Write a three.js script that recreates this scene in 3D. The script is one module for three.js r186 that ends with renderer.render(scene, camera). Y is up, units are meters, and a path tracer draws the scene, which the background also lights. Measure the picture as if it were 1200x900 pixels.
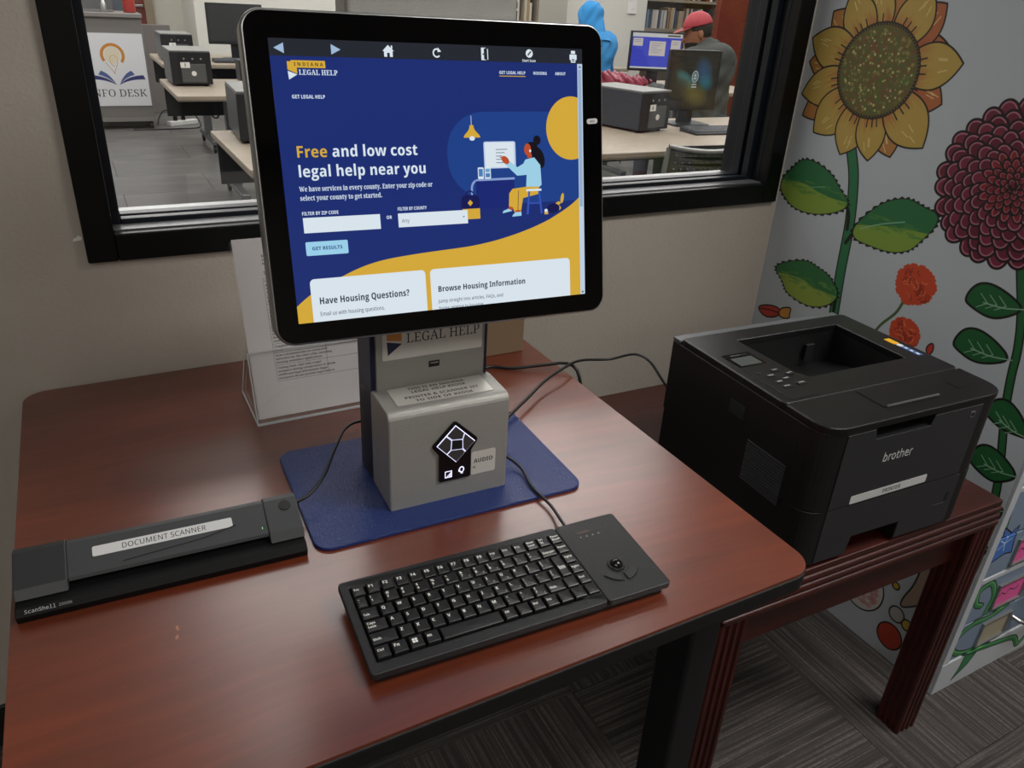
import * as THREE from 'three';
import { RoundedBoxGeometry } from 'three/addons/geometries/RoundedBoxGeometry.js';
import { mergeGeometries, mergeVertices } from 'three/addons/utils/BufferGeometryUtils.js';
import { RectAreaLightUniformsLib } from 'three/addons/lights/RectAreaLightUniformsLib.js';
import { MarchingCubes } from 'three/addons/objects/MarchingCubes.js';
import { Brush, Evaluator, SUBTRACTION } from 'three-bvh-csg';

// ---------------------------------------------------------------- camera, light, exposure
RectAreaLightUniformsLib.init();
const scene = new THREE.Scene();
scene.background = new THREE.Color(0x000000);
const camera = new THREE.PerspectiveCamera(53.1, 4 / 3, 0.02, 60);
camera.position.set(0, 1.36, 1.3492);
camera.rotation.set(-0.46564, -0.51609, 0.05804, 'YXZ');
const renderer = new THREE.WebGLRenderer();
renderer.toneMapping = THREE.LinearToneMapping;
renderer.toneMappingExposure = 1.0;
renderer.shadowMap.enabled = true;

const NEAR_CEILING = 2.72, FAR_CEILING = 2.9;
const NEAR_LAMPS = [[1.7, 1.55, 22, 'ceiling light panel in front of the painted cabinet'], [-1.0, 2.6, 10, 'ceiling light panel to the left of the laminate table'], [-0.9, 4.7, 11, 'ceiling light panel in the rear left corner of the small room'], [3.9, 3.2, 10, 'ceiling light panel along the right wall of the small room']];                                   // x, z, radiance of each ceiling panel in the small room
const FAR_LAMPS = [];
for (const x of [-0.8, 0.8, 2.4, 4.0, 5.6]) for (const z of [-0.8, -1.9, -3.0, -4.1]) FAR_LAMPS.push([x, z, 4.0]);  // close-set unseen panels added to strengthen the pale reflection on the tabletop
for (const x of [-2.4, 0.4, 3.0, 5.4, 7.8]) for (const z of [-5.4, -6.9, -8.4]) FAR_LAMPS.push([x, z, 8.5]);
const LAMP_COLOR = new THREE.Color(1.0, 0.98, 0.94), FAR_LAMP_COLOR = new THREE.Color(1.0, 0.985, 0.965);

// ---------------------------------------------------------------- helpers
let seedState = 12345;
const rnd = () => { seedState = (seedState * 1664525 + 1013904223) >>> 0; return seedState / 4294967296; };
const rr = (a, b) => a + (b - a) * rnd();
const used = new Map();
const numbered = (n) => { const k = used.get(n) ?? 0; used.set(n, k + 1); return k ? n + '_' + String(k).padStart(3, '0') : n; };
function thing(name, label, category, pos = [0, 0, 0], turn = 0, group) {
  const o = new THREE.Group(); o.name = numbered(name); scene.add(o);
  o.position.set(...pos); o.rotation.y = turn; o.userData = { label, category };
  if (group) o.userData.group = group;
  return o;
}
function part(name, geo, m, parent, pos, rot) {
  const o = new THREE.Mesh(Array.isArray(geo) ? merged(geo) : geo, m); o.name = name; o.castShadow = o.receiveShadow = true;
  if (pos) o.position.set(...pos);
  if (rot) o.rotation.set(...rot);
  parent.add(o); return o;
}
function single(name, label, category, geo, m, pos, group) {               // a thing that is one mesh
  const o = part(numbered(name), geo, m, scene, pos); o.userData = { label, category };
  if (group) o.userData.group = group;
  return o;
}
function struct(name, geo, m, pos) { const o = part(name, geo, m, scene, pos); o.userData.kind = 'structure'; return o; }
function copyOf(o, pos, turn, label) {
  const c = o.clone(); c.name = numbered(o.name.replace(/_\d{3}$/, '')); scene.add(c);
  c.userData = { ...o.userData }; if (label) c.userData.label = label;
  c.position.set(...pos); c.rotation.y = turn ?? 0; return c;
}
const plain = (g) => { const q = g.index ? g.toNonIndexed() : g; for (const k of Object.keys(q.attributes)) if (!['position', 'normal', 'uv'].includes(k)) q.deleteAttribute(k); return q; };
function metres(g0) {                                                     // uv in metres, by the way each triangle faces
  const g = plain(g0), p = g.attributes.position, n = p.count, uv = new Float32Array(n * 2);
  const a = new THREE.Vector3(), b = new THREE.Vector3(), c = new THREE.Vector3();
  for (let i = 0; i < n; i += 3) {
    a.fromBufferAttribute(p, i); b.fromBufferAttribute(p, i + 1); c.fromBufferAttribute(p, i + 2);
    const N = b.clone().sub(a).cross(c.clone().sub(a)), x = Math.abs(N.x), y = Math.abs(N.y), z = Math.abs(N.z);
    [a, b, c].forEach((v, k) => { const [s, t] = y >= x && y >= z ? [v.x, -v.z] : x >= z ? [v.z, v.y] : [v.x, v.y]; uv[(i + k) * 2] = s; uv[(i + k) * 2 + 1] = t; });
  }
  g.setAttribute('uv', new THREE.BufferAttribute(uv, 2)); return g;
}
const merged = (list) => mergeGeometries(list.map(plain));
function box(w, h, d, x = 0, y = 0, z = 0, r = 0) {
  const g = r ? new RoundedBoxGeometry(w, h, d, 2, Math.min(r, w / 2.01, h / 2.01, d / 2.01)) : new THREE.BoxGeometry(w, h, d);
  g.translate(x, y, z); return metres(g);
}
const span = (x0, x1, y0, y1, z0, z1, r = 0) => box(x1 - x0, y1 - y0, z1 - z0, (x0 + x1) / 2, (y0 + y1) / 2, (z0 + z1) / 2, r);
function rrShape(w, h, r, cx = 0, cy = 0, S = THREE.Shape) {
  const s = new S(), x = cx - w / 2, y = cy - h / 2;
  s.moveTo(x + r, y); s.lineTo(x + w - r, y); s.absarc(x + w - r, y + r, r, -Math.PI / 2, 0); s.lineTo(x + w, y + h - r); s.absarc(x + w - r, y + h - r, r, 0, Math.PI / 2);
  s.lineTo(x + r, y + h); s.absarc(x + r, y + h - r, r, Math.PI / 2, Math.PI); s.lineTo(x, y + r); s.absarc(x + r, y + r, r, Math.PI, Math.PI * 1.5);
  return s;
}
const poly = (pts, S = THREE.Shape) => { const s = new S(); pts.forEach(([x, y], i) => (i ? s.lineTo(x, y) : s.moveTo(x, y))); s.closePath(); return s; };
function extr(shape, depth, bevel = 0, seg = 2, curve = 8) {               // from z = 0 to z = depth, outline kept
  const g = new THREE.ExtrudeGeometry(shape, { depth: depth - 2 * bevel, bevelEnabled: bevel > 0, bevelThickness: bevel, bevelSize: bevel, bevelOffset: -bevel, bevelSegments: seg, curveSegments: curve });
  g.translate(0, 0, bevel); return metres(g);
}
function slab(shape, h, bevel = 0, seg = 2, curve = 8) { const g = extr(shape, h, bevel, seg, curve); g.rotateX(-Math.PI / 2); return metres(g); }   // lies flat, shape y is -z
function profileX(pts, x0, x1, bevel = 0) {                                // outline of [z, y] swept along x
  const g = extr(poly(pts.map(([z, y]) => [-z, y])), x1 - x0, bevel); g.rotateY(Math.PI / 2); g.translate(x0, 0, 0); return metres(g);
}
const tube = (pts, r, seg = 40, sides = 8) => new THREE.TubeGeometry(new THREE.CatmullRomCurve3(pts.map((p) => new THREE.Vector3(...p))), seg, r, sides, false);
const cyl = (r0, r1, h, x = 0, y = 0, z = 0, seg = 20) => { const g = new THREE.CylinderGeometry(r0, r1, h, seg); g.translate(x, y, z); return g; };
const turned = (g, rx = 0, ry = 0, rz = 0) => { if (rx) g.rotateX(rx); if (ry) g.rotateY(ry); if (rz) g.rotateZ(rz); return g; };
const moved = (g, x, y, z) => { g.translate(x, y, z); return g; };
function sticker(w, h, r = 0.001, t = 0.0004) {                           // thin printed plate facing +z, uv 0 to 1
  const g = plain(new THREE.ExtrudeGeometry(rrShape(w, h, r), { depth: t, bevelEnabled: false, curveSegments: 4 })), p = g.attributes.position;
  const uv = new Float32Array(p.count * 2);
  for (let i = 0; i < p.count; i++) { uv[2 * i] = p.getX(i) / w + 0.5; uv[2 * i + 1] = p.getY(i) / h + 0.5; }
  g.setAttribute('uv', new THREE.BufferAttribute(uv, 2)); return g;
}
const evaluator = new Evaluator(); evaluator.useGroups = false;
function minus(a, ...cutters) {
  let A = new Brush(plain(a)); A.updateMatrixWorld();
  for (const c of cutters) { const B = new Brush(plain(c)); B.updateMatrixWorld(); A = evaluator.evaluate(A, B, SUBTRACTION); }
  return metres(A.geometry);
}

// ---------------------------------------------------------------- noise and textures
function lattice(seed) { const t = new Float32Array(65536); let s = seed * 7919 + 17; for (let i = 0; i < 65536; i++) { s = (Math.imul(s, 1664525) + 1013904223) >>> 0; t[i] = s / 4294967296; } return t; }
const LAT = lattice(3);
function vnoise(x, y, px, py, seed = 0) {                                  // periodic value noise
  const xi = Math.floor(x), yi = Math.floor(y), fx = x - xi, fy = y - yi, u = fx * fx * (3 - 2 * fx), v = fy * fy * (3 - 2 * fy);
  const g = (i, j) => LAT[((((i % px) + px) % px) * 131 + (((j % py) + py) % py) * 1777 + seed * 9973) & 65535];
  return (g(xi, yi) * (1 - u) + g(xi + 1, yi) * u) * (1 - v) + (g(xi, yi + 1) * (1 - u) + g(xi + 1, yi + 1) * u) * v;
}
function fbm(u, v, fx, fy, oct, seed = 0) { let s = 0, a = 0.5, t = 0; for (let o = 0; o < oct; o++) { s += a * vnoise(u * fx, v * fy, fx, fy, seed + o); t += a; a *= 0.55; fx *= 2; fy *= 2; } return s / t; }
function dataTex(w, h, f, srgb, size) {                                    // f(u, v) gives [r, g, b] in 0..255
  const d = new Uint8Array(w * h * 4);
  for (let y = 0, i = 0; y < h; y++) for (let x = 0; x < w; x++, i += 4) { const c = f(x / w, y / h); d[i] = c[0]; d[i + 1] = c[1]; d[i + 2] = c[2]; d[i + 3] = 255; }
  const t = new THREE.DataTexture(d, w, h); t.wrapS = t.wrapT = THREE.RepeatWrapping; t.magFilter = THREE.LinearFilter; t.minFilter = THREE.LinearFilter;
  if (srgb) t.colorSpace = THREE.SRGBColorSpace;
  if (size) t.repeat.set(1 / size[0], 1 / size[1]);
  t.needsUpdate = true; return t;
}
const grey = (v) => { const q = Math.max(0, Math.min(255, v * 255)); return [q, q, q]; };
const mix = (a, b, t) => a.map((v, i) => v + (b[i] - v) * t);
const clamp01 = (v) => Math.max(0, Math.min(1, v));
function canvasTex(w, h, draw) {
  const c = document.createElement('canvas'); c.width = w; c.height = h; draw(c.getContext('2d'), w, h);
  const t = new THREE.CanvasTexture(c); t.colorSpace = THREE.SRGBColorSpace; return t;
}
const mat = (color, roughness = 0.5, o = {}) => new THREE.MeshStandardMaterial({ color, roughness, ...o });
const phys = (color, roughness = 0.5, o = {}) => new THREE.MeshPhysicalMaterial({ color, roughness, ...o });
const printed = (map, roughness = 0.55, o = {}) => new THREE.MeshStandardMaterial({ map, roughness, ...o });

const tableWood = dataTex(1024, 1024, (u, v) => {
  const warp = fbm(u, v, 3, 4, 3, 5), grain = fbm(u, v + warp * 0.05, 5, 90, 3, 11), fine = fbm(u, v + warp * 0.05, 12, 240, 2, 21), cloud = fbm(u, v + warp * 0.1, 5, 8, 4, 31);
  const streak = clamp01((fbm(u, v + warp * 0.08, 3, 22, 3, 44) - 0.52) * 4);
  let c = mix([112, 49, 27], [82, 34, 19], clamp01(grain * 0.6 + cloud * 0.75 - 0.3));
  c = mix(c, [48, 22, 18], streak * 0.2); c = mix(c, [132, 66, 38], clamp01(fine - 0.5) * 0.45);
  return c;
}, true);
const sideWood = dataTex(1024, 512, (u, v) => {
  const warp = fbm(u, v, 3, 4, 3, 6), grain = fbm(u, v + warp * 0.08, 6, 60, 3, 12), pore = clamp01((fbm(u, v + warp * 0.08, 24, 200, 2, 52) - 0.56) * 5);
  let c = mix([68, 19, 11], [40, 10, 6], grain * 1.1 - 0.1); return mix(c, [28, 8, 5], pore * 0.7);
}, true, [0.6, 0.3]);
const powder = dataTex(512, 512, (u, v) => grey(clamp01((fbm(u, v, 90, 90, 2, 7) - 0.5) * 2.2 + 0.5)), false, [0.05, 0.05]);
const sparkle = dataTex(512, 512, (u, v) => grey(clamp01((fbm(u, v, 84, 84, 2, 57) - 0.5) * 2.4 + 0.5)), false, [0.07, 0.07]);
const pebble = dataTex(256, 256, (u, v) => grey(fbm(u, v, 48, 48, 2, 17)), false, [0.03, 0.03]);
const peel = dataTex(512, 512, (u, v) => grey(fbm(u, v, 60, 60, 3, 27)), false, [0.25, 0.25]);
const wallPaint = dataTex(512, 512, (u, v) => { const t = fbm(u, v, 6, 6, 4, 37); return mix([164, 156, 146], [171, 163, 153], t); }, true, [1.5, 1.5]);
const carpetMap = dataTex(512, 512, (u, v) => {
  const row = Math.floor(v * 170), a = LAT[(row * 37 + 11) & 65535], b = vnoise(u * 5, row, 5, 170, 61), c = vnoise(u * 128, row, 128, 170, 71);
  return mix([48, 44, 43], [112, 104, 98], clamp01(a * 0.55 + b * 0.55 - 0.28) * (0.7 + 0.5 * c));
}, true, [0.5, 0.5]);
const carpetBump = dataTex(512, 512, (u, v) => grey(0.5 + 0.5 * Math.sin(v * 170 * 6.283) * 0.6 + (vnoise(u * 200, v * 170, 200, 170, 81) - 0.5) * 0.6), false, [0.5, 0.5]);
const vinylMap = dataTex(512, 512, (u, v) => { const t = fbm(u, v, 4, 12, 5, 91); return mix([88, 87, 86], [112, 110, 108], clamp01(t * 1.6 - 0.3)); }, true, [1.2, 1.2]);
const deskMap = dataTex(256, 512, (u, v) => { const t = fbm(u, v, 6, 50, 3, 101); return mix([160, 149, 133], [146, 133, 117], t); }, true, [1, 1]);
const weave = dataTex(256, 256, (u, v) => grey(0.5 + 0.25 * Math.sin(u * 64 * 6.283) + 0.25 * Math.sin(v * 64 * 6.283)), false, [0.05, 0.05]);

const M = {
  wall: mat(0xffffff, 0.62, { map: wallPaint, bumpMap: peel, bumpScale: 0.0006 }),
  farWall: mat(0xc9c6bb, 0.7), ceiling: mat(0xe9e8e4, 0.85), frameBlack: phys(0x060708, 0.36, { specularIntensity: 0.5 }), frameSlate: phys(0x10141b, 0.34, { specularIntensity: 0.7 }),
  vinylBase: mat(0x161515, 0.5), pane: phys(0xffffff, 0.0, { transmission: 1, thickness: 0, ior: 1.5 }),
  carpet: mat(0xffffff, 0.95, { map: carpetMap, bumpMap: carpetBump, bumpScale: 0.0015 }), slabFloor: mat(0x3a3836, 0.9),
  vinyl: mat(0xffffff, 0.32, { map: vinylMap }),
  wood: phys(0xffffff, 0.31, { map: tableWood, ior: 1.65, clearcoat: 0.7, clearcoatRoughness: 0.24 }),
  edgeBlack: mat(0x0b0b0c, 0.5, { bumpMap: pebble, bumpScale: 0.0002 }), legBlack: mat(0x101114, 0.45, { bumpMap: pebble, bumpScale: 0.0002 }),
  mahogany: phys(0xffffff, 0.42, { map: sideWood, clearcoat: 0.15, clearcoatRoughness: 0.3 }),
  kioskGrey: mat(0x9a9994, 0.36, { metalness: 0.35, bumpMap: powder, bumpScale: 0.0002 }), kioskBlue: phys(0x0c2764, 0.2, { bumpMap: sparkle, bumpScale: 0.00036 }),
  kioskNavy: mat(0x141a38, 0.4, { bumpMap: powder, bumpScale: 0.0006 }),
  silver: mat(0x9b9c9c, 0.35, { metalness: 0.8 }), chrome: mat(0xb9b9b9, 0.32, { metalness: 1 }), gloss: phys(0x010102, 0.07, { specularIntensity: 0.7 }),
  blackPlastic: mat(0x17181a, 0.42, { bumpMap: pebble, bumpScale: 0.00022 }), darkPlastic: mat(0x191a1c, 0.48, { bumpMap: pebble, bumpScale: 0.00025 }),
  softBlack: mat(0x0a0a0b, 0.55), glossBlack: phys(0x0a0a0b, 0.2), printerFront: mat(0x252528, 0.45, { bumpMap: pebble, bumpScale: 0.0002 }), printerBody: mat(0x0c0c0d, 0.46, { bumpMap: pebble, bumpScale: 0.0002 }), printerTop: mat(0x0d0d0e, 0.34, { bumpMap: pebble, bumpScale: 0.00016 }),  // printerFront: the same black plastic, its lit side coloured lighter
  scannerTop: mat(0x3b3d3f, 0.42, { bumpMap: pebble, bumpScale: 0.00012 }), cord: mat(0x0d0d0e, 0.45), cardboard: mat(0x77624a, 0.85),
  acrylic: phys(0xffffff, 0.02, { transmission: 1, thickness: 0, ior: 1.49 }), paper: mat(0xdedbd6, 0.85),
  desk: mat(0xffffff, 0.42, { map: deskMap }), deskEdge: mat(0x8d8474, 0.5), panelBlack: mat(0x15171b, 0.55), legGrey: mat(0x6d6f72, 0.4, { metalness: 0.6 }),
  caseBlack: mat(0x16181c, 0.4), caseSide: mat(0x3a4048, 0.38, { metalness: 0.3 }), caseTop: mat(0x7f807d, 0.45), caseFace: mat(0x5b5d5e, 0.4, { metalness: 0.4 }), white: mat(0xdcdcd8, 0.5),
  ledWhite: mat(0xffffff, 0.5, { emissive: 0xcfd0ff, emissiveIntensity: 0.9 }),
};

// ---------------------------------------------------------------- the setting: small room
const NX0 = -2.2, NX1 = 4.3, NZ1 = 6.0, LX0 = -4, LX1 = 11, LZ = -10;
const WX0 = -0.022, WX1 = 1.466, WY0 = 0.949, WY1 = 2.12;                  // outer edge of the window casing
{
  const s = poly([[LX0, -0.1], [LX1, -0.1], [LX1, 3.0], [LX0, 3.0]]);
  s.holes.push(poly([[WX0 + 0.02, WY0 + 0.02], [WX1 - 0.02, WY0 + 0.02], [WX1 - 0.02, WY1 - 0.02], [WX0 + 0.02, WY1 - 0.02]], THREE.Path));
  const g = extr(s, 0.13); g.translate(0, 0, -0.13);
  struct('wall_back', g, M.wall);
  struct('wall_left', span(NX0 - 0.12, NX0, -0.1, 3.0, 0, NZ1), M.wall);
  struct('wall_right', span(NX1, NX1 + 0.12, -0.1, 3.0, 0, NZ1), M.wall);
  struct('wall_front', span(NX0 - 0.12, NX1 + 0.12, -0.1, 3.0, NZ1, NZ1 + 0.12), M.wall);
  struct('ceiling', span(NX0 - 0.12, NX1 + 0.12, NEAR_CEILING, NEAR_CEILING + 0.1, 0, NZ1 + 0.12), M.ceiling);
  struct('baseboard_back', span(NX0, 1.47, 0, 0.1, 0, 0.008, 0.003), M.vinylBase);
  const f = struct('floor', span(NX0 - 0.12, NX1 + 0.12, -0.1, -0.006, 0, NZ1 + 0.12), M.slabFloor);
  const tw = 0.5, ga = box(tw - 0.0012, 0.006, tw - 0.0012, 0, -0.003, 0), gb = ga.clone(); { const uv = gb.attributes.uv; for (let i = 0; i < uv.count; i++) uv.setXY(i, uv.getY(i), uv.getX(i)); }
  let k = 0;
  for (let i = 0; NX0 + i * tw < NX1; i++) for (let j = 0; 0.13 + (j - 1) * tw < 4.3; j++)
    part('carpet_tile', (i + j) % 2 ? ga : gb, M.carpet, f, [NX0 + 0.2 + i * tw, 0, 0.13 + j * tw]), k++;
}
// window: black metal casing, jambs with a stop, glass
{
  const w = new THREE.Group(); w.name = 'window_1'; w.userData = { kind: 'structure', label: 'black metal framed interior window looking into the library' }; scene.add(w);
  const cw = 0.044, x0 = WX0 + cw, x1 = WX1 - cw, y0 = WY0 + cw, y1 = WY1 - cw;
  part('casing', span(WX0, x0, WY0, WY1, -0.02, 0.012, 0.003), M.frameBlack, w);
  part('casing', span(x1, WX1, WY0, WY1, -0.02, 0.012, 0.003), M.frameBlack, w);
  part('casing', span(x0, x1, WY0, y0, -0.02, 0.0118, 0.003), M.frameBlack, w);
  part('casing', span(x0, x1, y1, WY1, -0.02, 0.0118, 0.003), M.frameBlack, w);
  for (const [a, b, c, d] of [[WX0 + 0.021, x0 - 0.001, WY0 + 0.021, WY1 - 0.021], [x1 + 0.001, WX1 - 0.021, WY0 + 0.021, WY1 - 0.021], [x0, x1, WY0 + 0.021, y0 - 0.001], [x0, x1, y1 + 0.001, WY1 - 0.021]])
    part('jamb', span(a, b, c, d, -0.15, -0.02), M.frameSlate, w);
  for (const [a, b, c, d] of [[x0 - 0.002, x0 + 0.014, y0, y1], [x1 - 0.014, x1 + 0.002, y0, y1], [x0 + 0.014, x1 - 0.014, y0 - 0.002, y0 + 0.010], [x0 + 0.014, x1 - 0.014, y1 - 0.012, y1 + 0.002]]) {
    part('glazing_stop', span(a, b, c, d, -0.062, -0.042, 0.002), M.frameSlate, w);
    part('glazing_stop', span(a, b, c, d, -0.098, -0.074, 0.002), M.frameSlate, w);
  }
  part('sill_sheen', span(x0, x1, y0 - 0.001, y0 + 0.0025, -0.150, -0.100, 0.001), M.silver, w);  // silver stands in for library light glancing off the black sill
  part('sill_sheen', span(x0, x1, y0 - 0.001, y0 + 0.0025, -0.040, -0.006, 0.001), mat(0x6f7072, 0.35, { metalness: 0.6 }), w);  // grey paints the same glancing sheen on the room side
  part('pane', span(x0 + 0.002, x1 - 0.002, y0 + 0.001, y1 - 0.001, -0.071, -0.065), M.pane, w);
}
function troffer(x, y, z, radiance, color, label, w = 1.2, d = 0.6, group) {
  const t = thing('ceiling_light', label, 'ceiling light', [x, y, z], 0, group);
  part('frame', [span(-w / 2 - 0.03, w / 2 + 0.03, -0.02, 0, -d / 2 - 0.03, -d / 2), span(-w / 2 - 0.03, w / 2 + 0.03, -0.02, 0, d / 2, d / 2 + 0.03), span(-w / 2 - 0.03, -w / 2, -0.02, 0, -d / 2, d / 2), span(w / 2, w / 2 + 0.03, -0.02, 0, -d / 2, d / 2)], M.white, t);
  part('diffuser', span(-w / 2, w / 2, -0.012, -0.002, -d / 2, d / 2), mat(0xf0f0f0, 0.6, { emissive: color, emissiveIntensity: 1.2 }), t);
  const l = new THREE.RectAreaLight(color, radiance, w, d); l.position.set(0, -0.022, 0); l.rotation.x = -Math.PI / 2; t.add(l);
}
NEAR_LAMPS.forEach(([x, z, e, label]) => troffer(x, NEAR_CEILING, z, e, LAMP_COLOR, label));

// ---------------------------------------------------------------- the setting: library behind the glass
{
  const f = struct('floor_001', span(LX0, LX1, -0.1, -0.004, LZ, -0.13), M.slabFloor);
  const g = box(1.196, 0.004, 0.596, 0, -0.002, 0), vs = [0, 1, 2].map((k) => { const q = g.clone(), uv = q.attributes.uv; for (let i = 0; i < uv.count; i++) uv.setXY(i, uv.getX(i) + k * 0.37, uv.getY(i) + k * 0.61); return q; });
  for (let i = 0; i < 13; i++) for (let j = 0; j < 17; j++) { const x = LX0 + 0.6 + i * 1.2 - (j % 2) * 0.6, z = LZ + 0.3 + j * 0.6; if (z < -0.4) part('floor_tile', vs[(i * 2 + j) % 3], M.vinyl, f, [x, 0, z]); }
  struct('ceiling_001', span(LX0, LX1, FAR_CEILING, FAR_CEILING + 0.1, LZ, -0.13), M.ceiling);
  struct('wall_far', span(LX0, LX1, 0, FAR_CEILING, LZ - 0.1, LZ), M.farWall);
  struct('wall_far_left', span(LX0 - 0.1, LX0, 0, FAR_CEILING, LZ, -0.13), M.farWall);
  struct('wall_far_right', span(LX1, LX1 + 0.1, 0, FAR_CEILING, LZ, -0.13), M.farWall);
  struct('trim_1', span(1.40, 4.4, 0, FAR_CEILING, -9.99, -8.95, 0.01), mat(0xd6d5cc, 0.7));
  struct('trim_2', span(0.97, 1.06, 0, 2.15, -9.99, -9.93), mat(0x8f806c, 0.6));
  struct('trim_3', span(1.06, 4.4, 0, 0.5, -8.95, -8.925, 0.003), mat(0x6f6a66, 0.7));
  const d = new THREE.Group(); d.name = 'door_1'; d.userData = { kind: 'structure', label: 'red-brown wooden door with a long lever handle' }; scene.add(d);
  part('door_leaf', span(0.12, 0.97, 0, 2.1, -9.99, -9.95, 0.004), mat(0x6a2a1c, 0.45), d);
  part('door_glass', span(0.62, 0.86, 0.95, 1.9, -9.955, -9.945), mat(0x55606a, 0.15), d);
  part('door_handle', [span(0.80, 0.95, 1.02, 1.05, -9.90, -9.88, 0.008), span(0.93, 0.95, 1.02, 1.05, -9.95, -9.88, 0.006)], M.chrome, d);
}
FAR_LAMPS.forEach(([x, z, e]) => troffer(x, FAR_CEILING, z, e, FAR_LAMP_COLOR, 'unseen ceiling light panel over the library desks', 1.2, 0.6, 'library ceiling lights'));

// ---------------------------------------------------------------- main table
{
  const t = thing('laminate_table', 'cherry laminate table with black rounded edge, carrying the touchscreen kiosk', 'table', [0.2865, 0, 0.4395]);
  const W = 0.879, D = 0.871, top = slab(rrShape(W, D, 0.035), 0.004, 0, 1, 10), uv = top.attributes.uv;
  for (let i = 0; i < uv.count; i++) uv.setXY(i, uv.getX(i) / W + 0.5, uv.getY(i) / D + 0.5);
  part('tabletop', moved(top, 0, 0.736, 0), M.wood, t);
  part('edge_band', moved(slab(rrShape(W + 0.003, D + 0.003, 0.0365), 0.025, 0.004, 3, 10), 0, 0.7115, 0), M.edgeBlack, t);
  const nick = (w, h, x, z, a) => { const g = slab(poly([[-w, 0], [-w * 0.3, h], [w * 0.7, h * 0.7], [w, -h * 0.2], [w * 0.1, -h], [-w * 0.7, -h * 0.6]]), 0.0003); g.rotateY(a); return moved(g, x, 0.7399, z); };
  part('scratch', [nick(0.0016, 0.0048, -0.284, 0.2125, 0.1), nick(0.0018, 0.0038, -0.286, 0.226, -0.2), nick(0.0012, 0.0016, 0.403, -0.1955, 0.4)], mat(0x9a6a52, 0.6), t);
  for (const sx of [-1, 1]) for (const sz of [-1, 1]) {
    const l = part('leg', span(-0.026, 0.026, 0.012, 0.7115, -0.032, 0.032, 0.006), M.legBlack, t, [sx * 0.362, 0, sz * 0.322]);
    part('foot', cyl(0.022, 0.026, 0.012, 0, 0.006, 0), M.softBlack, l);
  }
}
// ---------------------------------------------------------------- reeded side table
{
  const t = thing('side_table', 'dark mahogany side table with reeded edge and fluted legs under the printer', 'table', [1.0525, 0, 0.457], -0.026);
  const W = 0.651, D = 0.622;
  part('tabletop', moved(slab(rrShape(W - 0.006, D - 0.006, 0.004), 0.012, 0.002), 0, 0.580, 0), M.mahogany, t);
  for (let k = 0; k < 3; k++) part('edge_reed', moved(slab(rrShape(W + k * 0.002, D + k * 0.002, 0.007), 0.0135, 0.0055, 4), 0, 0.566 - k * 0.0145, 0), M.mahogany, t);
  const z0 = D / 2 - 0.018, x0 = W / 2 - 0.018;
  for (const s of [-1, 1]) { part('apron', span(-x0 + 0.036, x0 - 0.036, 0.455, 0.538, s * (z0 - 0.016) - 0.010, s * (z0 - 0.016) + 0.010), M.mahogany, t); part('apron', span(s * (x0 - 0.014) - 0.010, s * (x0 - 0.014) + 0.010, 0.455, 0.538, -z0 + 0.040, z0 - 0.040), M.mahogany, t); }
  // leg outline: a square with three flutes on every face
  const leg = (() => {
    const pts = [], a = 0.028, c = 0.0035;
    for (let f = 0; f < 4; f++) { const q = (f * Math.PI) / 2, put = (u, v) => pts.push([u * Math.cos(q) - v * Math.sin(q), u * Math.sin(q) + v * Math.cos(q)]);
      put(-a + 0.003, -a); for (const m of [-0.0145, 0, 0.0145]) { put(m - 0.0045, -a); put(m - 0.0025, -a + c); put(m + 0.0025, -a + c); put(m + 0.0045, -a); } put(a - 0.003, -a); put(a, -a + 0.003); }
    return slab(poly(pts), 0.538);
  })();
  { const uv = leg.attributes.uv; for (let i = 0; i < uv.count; i++) uv.setXY(i, uv.getY(i), uv.getX(i)); }
  for (const sx of [-1, 1]) for (const sz of [-1, 1]) part('leg', leg, M.mahogany, t, [sx * (x0 - 0.008), 0, sz * (z0 - 0.011)]);
}
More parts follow.
